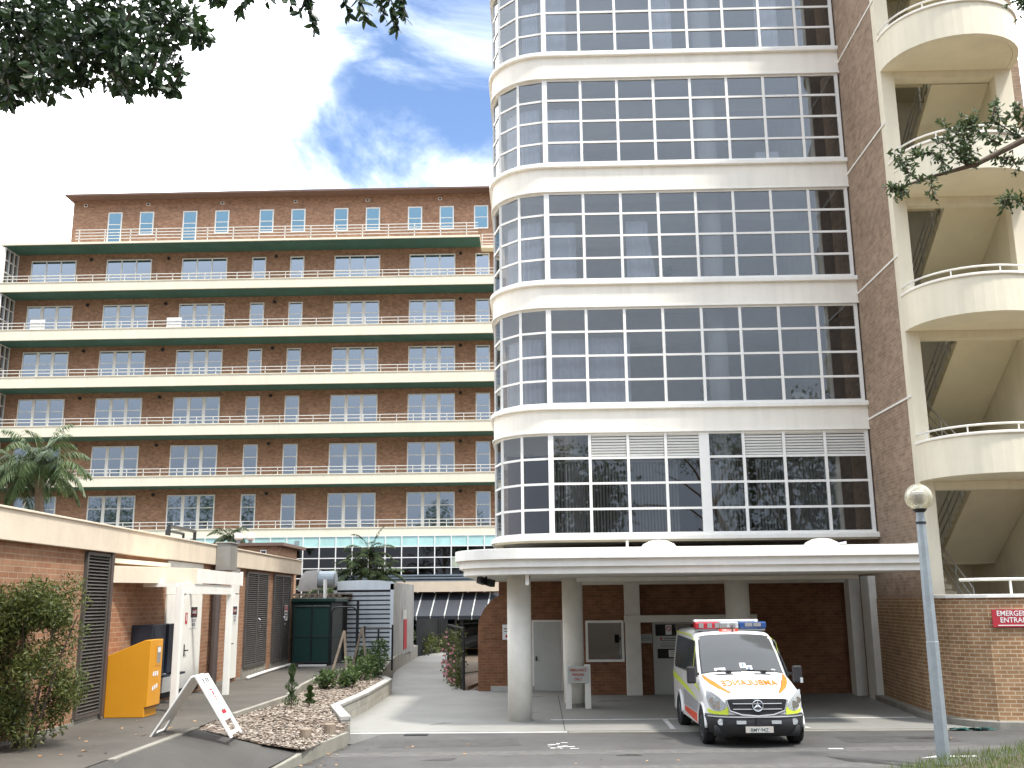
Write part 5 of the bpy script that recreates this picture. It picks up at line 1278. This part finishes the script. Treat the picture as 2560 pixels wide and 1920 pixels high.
CL = [(-4.08, 6.98, 7.29, 0.32), (-3.96, 7.47, 7.6, 0.34), (-3.39, 7.19, 7.41, 0.3), (-3.19, 7.57, 7.68, 0.25), (-4.24, 7.6, 7.31, 0.3), (-3.38, 6.71, 6.8, 0.25), (-3.04, 6.62, 6.81, 0.22), (-4.59, 7.94, 7.33, 0.23), (-3.77, 7.01, 6.75, 0.17), (-3.09, 6.97, 6.82, 0.16), (-3.85, 8.19, 7.45, 0.13), (-3.08, 7.35, 7.21, 0.15), (-3.2, 7.94, 7.37, 0.13), (-2.92, 7.36, 6.87, 0.08), (-3.44, 7.62, 7.03, 0.09), (-3.43, 6.84, 6.68, 0.1), (-4.42, 7.62, 6.94, 0.07), (-3.07, 7.99, 7.83, 0.15), (-2.75, 7.44, 7.38, 0.09), (-3.1, 7.79, 7.86, 0.19), (-4.32, 7.67, 7.08, 0.14), (-2.85, 6.7, 6.55, 0.1), (-3.2, 7.81, 7.57, 0.13)]
TW = [((-2.23, 6.8, 7.47), (-2.34, 6.8, 7.25)), ((-2.11, 6.8, 7.5), (-2.22, 6.8, 7.14)), ((-1.98, 6.8, 7.46), (-2.02, 6.8, 7.22)), ((-1.92, 6.8, 7.46), (-1.82, 6.8, 7.2)), ((-1.74, 6.8, 7.49), (-1.64, 6.8, 6.98)), ((-1.64, 6.8, 7.46), (-1.77, 6.8, 7.12)), ((-1.46, 6.8, 7.48), (-1.39, 6.8, 7.11)), ((-1.37, 6.8, 7.48), (-1.25, 6.8, 7.07)), ((-1.21, 6.8, 7.44), (-1.11, 6.8, 7.1)), ((-1.12, 6.8, 7.41), (-1.0, 6.8, 6.97)), ((-1.03, 6.8, 7.44), (-0.95, 6.8, 7.06)), ((-2.48, 6.8, 7.48), (-2.39, 6.8, 7.22)), ((-3.96, 6.8, 6.64), (-3.94, 6.8, 6.43)), ((-3.1, 6.8, 6.62), (-3.02, 6.8, 6.49)), ((-2.73, 6.8, 6.57), (-2.71, 6.8, 6.5))]
rr = random.Random(11)
t = thing('broadleaf_tree', 'dark broadleaf tree overhanging the upper left corner', 'tree', (-8.5, 3.0, .9))
m = MB(); trunk = [(-8.5,3.0,.9),(-8.4,3.1,3.0),(-8.0,3.4,5.2),(-7.4,3.8,7.0),(-6.8,4.2,9.5)]; m.tube(trunk, .32, 12, .12)
for e in ((-4.3,6.6,7.6),(-3.4,7.2,7.65),(-2.0,6.8,7.75),(-5.8,7.6,8.4),(-9.5,6,9.0),(-6.5,.5,10),(-1.0,5.2,8.8),(-10.5,1.5,9.5)):
    a = Vector(trunk[3]); b = Vector(e); mid = a.lerp(b,.5) + Vector((0,0,.35)); m.tube([a, mid, b], .10, 7, .025)
m.build('trunk', 'bark', t)
m = MB(); tg = []
for x, y, z, r in CL:
    leaves_in(m, (x,y,z), r, int((300 if r > .21 else 170)*(r/.25)**2)+50, .085, .042, rr, .35, shell=.5)
    tg.append(MB().tube([(x+.1,y-.1,z+r*.9),(x,y,z)], .007, 5, .003))
for a, b in TW:
    a, b = Vector(a), Vector(b); tg.append(MB().tube([a, a.lerp(b,.5)+Vector((.01,0,.01)), b], .006, 5, .002)); L = (b-a).length; n = max(11, int(L/.013))
    for k in range(n):
        p = a.lerp(b, .15 + .85*k/n); d = ((b-a).normalized()*.7 + rv(rr)*.85 + Vector((0,0,-.25))).normalized(); leaf6(m, p, d, rv(rr), .092*rr.uniform(.7,1.25), .042)
for c, r, n in (((-6.2,5.6,9.3),1.5,900),((-8.5,5.5,9.6),1.8,900),((-6.5,1.5,10.4),1.9,900),((-10,2,9.8),1.9,800),((-2.6,5.6,9.3),1.2,600),((-4.3,4.6,10.6),1.6,800),((-8,3.5,11.8),1.9,900),((-4.6,7.6,9.2),.9,400),((-5.6,7.4,7.9),.5,260),((-6.6,8.2,8.2),.8,350)):
    leaves_in(m, c, r, n, .15, .08, rr, .4, leaf4)
cr = m.build('crown', 'leaf_near', t)
for g in tg: g.build('twig', 'twig', cr)
BR = [(5.04, 8.6, 7.14), (4.55, 8.7, 6.88), (4.13, 8.8, 6.69), (3.79, 8.9, 6.63), (3.41, 9.0, 6.54)]
T2 = [((4.6, 8.8, 6.92), (4.33, 8.8, 7.14)), ((4.33, 8.8, 7.14), (4.38, 8.8, 7.29)), ((4.14, 8.8, 6.71), (4.01, 8.8, 6.98)), ((4.01, 8.8, 6.98), (3.91, 8.8, 7.06)), ((4.01, 8.8, 6.98), (4.18, 8.8, 7.18)), ((3.9, 8.8, 6.64), (3.74, 8.8, 6.82)), ((3.74, 8.8, 6.82), (3.51, 8.8, 6.79)), ((3.6, 8.8, 6.53), (3.46, 8.8, 6.67)), ((3.46, 8.8, 6.67), (3.42, 8.8, 6.81)), ((3.33, 8.8, 6.45), (3.41, 8.8, 6.47)), ((3.41, 8.8, 6.47), (3.45, 8.8, 6.44)), ((3.71, 8.8, 6.56), (3.7, 8.8, 6.46)), ((4.29, 8.8, 6.77), (4.47, 8.8, 6.73)), ((4.47, 8.8, 6.73), (4.51, 8.8, 6.65)), ((4.76, 8.8, 7.04), (4.59, 8.8, 7.13)), ((4.59, 8.8, 7.13), (4.53, 8.8, 7.25)), ((4.38, 8.8, 6.89), (4.17, 8.8, 7.02)), ((4.17, 8.8, 7.02), (4.03, 8.8, 7.12)), ((4.74, 8.8, 6.24), (4.39, 8.8, 6.35)), ((4.39, 8.8, 6.35), (4.36, 8.8, 6.31)), ((4.17, 8.8, 6.73), (3.99, 8.8, 6.78)), ((4.93, 8.8, 8.47), (4.65, 8.8, 8.35)), ((4.93, 8.8, 8.47), (4.74, 8.8, 8.3)), ((4.06, 8.8, 6.68), (3.93, 8.8, 6.86)), ((3.93, 8.8, 6.86), (3.82, 8.8, 6.94))]
t = thing('branching_tree', 'tree reaching a thin leafy branch in from the right edge', 'tree', (10.5, 5.5, .9))
m = MB(); trunk = [(10.5,5.5,.9),(10.3,5.6,3.2),(9.6,6.0,5.4),(8.6,6.6,7.2),(8.0,6.4,9.5)]; m.tube(trunk, .26, 12, .09)
m.tube([trunk[2],(7.4,7.4,7.0)] + [tuple(b) for b in BR], .055, 8, .008)
for e in ((6.8,8.2,9.8),(10.5,8,9.2),(10.2,4,10),(7.2,4.6,10.4),(5.5,8.6,8.75)): a = Vector(trunk[3]); b = Vector(e); m.tube([a, a.lerp(b,.5)+Vector((0,0,.3)), b], .07, 7, .015)
m.build('trunk', 'bark', t)
m = MB(); tg = []
for a, b in T2:
    a, b = Vector(a), Vector(b); tq = MB(); tg.append(tq); tq.tube([a, b], .010, 5, .004); L = (b-a).length
    n = max(16, int(L/.006))
    for k in range(n):
        p = a.lerp(b, k/n) + rv(rr)*.075*rr.random(); d = ((b-a).normalized()*.35 + rv(rr) + Vector((0,0,.1))).normalized(); leaf6(m, p, d, rv(rr), .062*rr.uniform(.7,1.25), .024)
    for _ in range(6):
        p = a.lerp(b, rr.uniform(.3,1)); e = p + rv(rr)*rr.uniform(.06,.16); tq.tube([a.lerp(b,.5), p, e], .004, 4, .002)
        for k in range(7): leaf6(m, p.lerp(e, .3+.1*k), (rv(rr) + (e-p).normalized()*.6).normalized(), rv(rr), .060*rr.uniform(.7,1.2), .022)
for c, r, n in (((7.6,6.8,10.2),1.5,900),((10.4,7,10),1.7,800),((9.6,4.4,10.6),1.7,800),((7.0,4.4,10.8),1.4,700)): leaves_in(m, c, r, n, .14, .06, rr, .2, leaf4)
cr = m.build('crown', 'leaf_right', t)
for g in tg: g.build('twig', 'twig', cr)
# trees across the road behind the viewer, mirrored in the low windows
for k, (x, y, h, r) in enumerate(((-14,-9,18.5,5.6),(2.5,-11,14.5,4.2),(16,-8,16,5.5),(-49,-13,23,7.5),(-64,-14,26,9.0))):
    t = thing('street_tree', 'dark rounded tree across the road, ' + ('seen only in window reflections beyond the left pavement','mirrored in the lowest tower glass','mirrored at the right of the tower glass','second from the far left across the road','standing farthest left across the road')[k], 'tree', (x, y, .6), None, 'trees across the road')
    m = MB(); m.tube([(x,y,.6),(x+.2,y,h*.3),(x,y+.2,h*.62)], .3, 10, .14)
    for a in range(5): m.tube([(x+.1,y,h*.38),(x+r*.6*math.cos(a*1.26),y+r*.6*math.sin(a*1.26),h*.72)], .12, 6, .03)
    m.build('trunk', 'bark', t)
    m = MB()
    for j in range(15):
        a = rr.random()*6.28; q = r*.75*math.sqrt(rr.random()); leaves_in(m, (x+q*math.cos(a), y+q*math.sin(a), h*(.45+.5*rr.random()*(1-.4*q/r))), r*rr.uniform(.3,.5), 260, .42, .22, rr, .2, leaf4)
    m.build('crown', 'leaf_near', t)
# bushy shrub at the left edge
t = thing('leafy_bush', 'large soft green bush against the brick wall at the left edge', 'bush', (-8.25, 16.6, .55))
m = MB()
for k in range(9): a = k*.7; m.tube([(-8.25+.1*math.cos(a),16.6+.1*math.sin(a),.5),(-8.3+.5*math.cos(a),16.6+.4*math.sin(a),1.9),(-8.3+.75*math.cos(a),16.6+.6*math.sin(a),2.6)], .025, 6, .008)
m.build('stem', 'twig', t)
m = MB()
for k in range(60):
    z = .75 + 2.25*rr.random(); ww = (.42 + .55*math.sin(min(1,max(0,(z-.5)/2.1))*2.6)); a = rr.random()*6.28; q = ww*math.sqrt(rr.random())
    leaves_in(m, (-8.38+q*math.cos(a), 16.5+q*.9*math.sin(a), z), .30*rr.uniform(.7,1.2), 420, .075, .026, rr, .1, leaf4)
for k in range(60):
    a = rr.random()*6.28; z = 1.3+1.75*rr.random(); p = Vector((-8.35+.75*math.cos(a), 16.5+.7*math.sin(a), z)); e = p + Vector((.25*math.cos(a), .2*math.sin(a), .12+.2*rr.random()))
    for j in range(16): leaf4(m, p.lerp(e, j/15), (rv(rr)+(e-p).normalized()).normalized(), rv(rr), .065, .018)
m.build('foliage', 'leaf_bush', t)
# palms
def frond(m, base, az, el, L, droop, ll, rr, n=26, wid=.035, hang=.5):
    d = Vector((math.cos(az)*math.cos(el), math.sin(az)*math.cos(el), math.sin(el))); p = Vector(base); pts = [p.copy()]; st = L/n
    for i in range(n):
        d = (d + Vector((0,0,-droop/n*(.4+1.6*i/n)))).normalized(); p = p + d*st; pts.append(p.copy())
    for i in range(n):
        q = pts[i]; d = (pts[i+1]-pts[i]).normalized(); s = d.cross(Vector((0,0,1)))
        if s.length < .05: s = Vector((math.sin(az),-math.cos(az),0))
        s.normalize(); u = i/n; l = ll*math.sin(math.pi*(.12+.86*u))**.7
        b = len(m.v); w2 = .018*(1-u)+.004; m.v += [tuple(q-s*w2), tuple(q+s*w2), tuple(pts[i+1]+s*w2), tuple(pts[i+1]-s*w2)]; m.f.append((b,b+1,b+2,b+3)); m.mi.append(0)
        for sg in (-1, 1):
            for rep in range(2):
                dd = (s*sg*1.0 + d*rr.uniform(.25,.7) + Vector((0,0,-hang*rr.uniform(.4,1.3)))).normalized(); leaf4(m, q + d*st*rep*.5, dd, Vector((0,0,1)), l*rr.uniform(.8,1.1), wid)
def palm(name, lab, base, top, r0, nf, L, ll, mm, seed, droop=1.5, wid=.04, hang=.5, elmax=1.25, shaft=None):
    rr = random.Random(seed); t = thing(name, lab, 'palm', base); m = MB(); b, tp = Vector(base), Vector(top); m.tube([b, b.lerp(tp,.5)+Vector((.05,0,0)), tp], r0, 10, r0*.7); m.build('trunk', 'palm_bark', t)
    if shaft: MB().tube([tp, tp+Vector((0,0,shaft))], r0*.75, 10, r0*.35).build('crownshaft', 'leaf_palm', t)
    m = MB(); tp2 = tp + Vector((0,0,shaft or 0))
    for k in range(nf): frond(m, tp2, k*2.399 + rr.random()*.4, elmax - (elmax+.35)*((k+.5)/nf)**1.0 + rr.uniform(-.1,.1), L*rr.uniform(.85,1.1), droop*rr.uniform(.85,1.2), ll, rr, 26, wid, hang)
    m.build('crown', mm, t); return t
palm('feather_palm', 'tall feathery palm with a tan trunk above the left roof', (-22.2,45,.5), (-22.8,45,8.9), .26, 34, 2.6, .85, 'leaf_palm', 5, 1.9, .05, 1.1, 1.4)
palm('feather_palm', 'second feathery palm, mostly cut by the left frame edge', (-24.3,46,.5), (-24.6,46,8.7), .22, 26, 2.4, .75, 'leaf_palm', 8, 1.7, .05, 1.0, 1.2)
for k, (x, y, z, h) in enumerate(((-9.85,56,4.6,1.1),(-10.7,56.3,3.9,.7),(-8.75,55.7,4.2,.8),(-9.5,56.8,5.4,.9))):
    palm('small_palm', 'dark green clumping palm before the glazed base, ' + ('front stem of the clump','left stem of the clump','right stem of the clump','tallest stem of the clump')[k], (x,y,.5), (x,y,z), .10, 17, 1.75, .50, 'leaf_palm_dark', 20+k, 1.5, .045, .6, 1.3)
palm('small_palm', 'small arching palm showing above the brick hut roof', (-15.9,51.5,.5), (-15.9,51.5,6.1), .10, 14, 1.35, .40, 'leaf_palm_dark', 31, 1.9, .04, .7, 1.2)
palm('small_palm', 'low yellowish palm beside the silver duct', (-11.6,53,.5), (-11.6,53,3.8), .08, 9, 1.3, .38, 'leaf_palm', 33, 1.7, .04, .6, 1.1)
palm('small_palm', 'low yellowish palm behind the silver duct, nearer the clump', (-10.9,52.5,.5), (-10.9,52.5,3.4), .08, 9, 1.2, .36, 'leaf_palm', 34, 1.7, .04, .6, 1.1)
# shrubs in the bed
for k, (x, y, r, h, lab) in enumerate(((-5.95,28.6,.36,.42,'low pale green shrub in the bed, nearest left of the group'),(-5.40,28.9,.36,.44,'low pale green shrub in the bed, nearest right of the group'),(-5.5,31.4,.46,.62,'leafy shrub between the two stake frames'),(-5.25,32.6,.40,.55,'leafy shrub beside the block wall end'),(-5.6,35.4,.50,.95,'taller shrub by the black tube fence'),(-6.1,36.0,.34,.7,'small shrub left of the tube fence shrub'))):
    z0 = bed_z(x, y) or .45; t = thing('shrub', lab, 'shrub', (x, y, z0), None, 'shrubs in the mulch bed')
    m = MB()
    for j in range(6): a = j*1.05; m.tube([(x,y,z0-.02),(x+r*.6*math.cos(a),y+r*.6*math.sin(a),z0+h*.8)], .012, 5, .005)
    m.build('stem', 'twig', t); m = MB()
    for j in range(16): a = rr.random()*6.28; q = r*.75*math.sqrt(rr.random()); leaves_in(m, (x+q*math.cos(a),y+q*math.sin(a),z0+h*(.25+.75*rr.random())), .15, 42, .10, .055, rr, .0, leaf4)
    m.build('foliage', 'leaf_shrub', t)
for x, y, h, r, lab in ((-5.60,23.3,.95,.17,'small upright conifer in the mulch'),(-5.32,23.9,.45,.13,'short round conifer seedling right of the upright one')):
    z0 = bed_z(x, y) or .4; t = thing('conifer', lab, 'conifer', (x, y, z0)); MB().tube([(x,y,z0-.03),(x,y,z0+h*.9)], .016, 6, .005).build('trunk', 'twig', t); m = MB()
    for k in range(1100):
        u = rr.random(); z = z0 + .06 + (h-.06)*u; q = r*(1.05-u*.8)*rr.random()**.5*(.7+.5*math.sin(u*17)); a = rr.random()*6.28; leaf4(m, Vector((x+q*math.cos(a),y+q*math.sin(a),z)), Vector((math.cos(a)*.6,math.sin(a)*.6,.7+rr.random()*.4)).normalized(), rv(rr), .065, .016)
    m.build('crown', 'leaf_conifer', t)
# climbing rose on the trellis
t = thing('climbing_rose', 'pink climbing rose covering the dark trellis', 'rose', (-2.95, 35.3, .03)); m = MB(); f = MB(); st = MB()
for k in range(9):
    u = rr.random(); x, y = -3.42+.95*u, 37.9-5.15*u; MB().tube([(x,y,.02),(x-.1,y,.8),(x+.05,y,1.7)], .012, 5, .006).build('stem', 'twig', t)
for k in range(60):
    u = rr.random()**.8; z = .1 + 1.75*rr.random()**1.5; leaves_in(m, (-3.42+.95*u - .05, 37.9-5.15*u, z), .22, 34, .085, .05, rr, .1, leaf4)
for j in range(7): a = j*.9; leaf4(f, Vector((-2.95, 35.3, .03)), Vector((math.cos(a), -.5, math.sin(a))).normalized(), Vector((0,1,0)), .050, .045)
fl = f.build('flower', 'petal', t)
for k in range(62):
    u = rr.random()**1.5*.9; z = .12 + 1.7*rr.random()**2.2; c = Vector((-.53+.95*u-.12*rr.random(), 2.5-5.15*u-.15, z))
    if k: fl = copy_part(fl, t)
    fl.location = c; fl.rotation_euler = (0, rr.random()*3, 0)
fo = m.build('foliage', 'leaf_bush', t)
t = thing('climbing_plant', 'leafy green climber low on the dark paling fence', 'climber', (-5.8, 56, 0)); m = MB(); MB().tube([(-5.6,56.6,0),(-5.55,56.8,.8)], .02, 5).build('stem', 'twig', t)
for k in range(26): u = rr.random(); leaves_in(m, (-6.2+.85*u+.18, 53.4+5.2*u, .25+.75*rr.random()), .3, 30, .14, .08, rr, .1, leaf4)
m.build('foliage', 'leaf_bush', t)
t = thing('strap_shrub', 'yellow-green shrub between container and paling fence', 'shrub', (-6.6, 51, .5)); MB().tube([(-6.6,51,.5),(-6.6,51,.9)], .03, 5).build('stem', 'twig', t); m = MB()
for k in range(10): leaves_in(m, (-6.6+rr.uniform(-.25,.25), 51+rr.uniform(-.4,.4), .75+.5*rr.random()), .25, 30, .16, .06, rr, -.1, leaf4)
m.build('foliage', 'leaf_shrub', t)
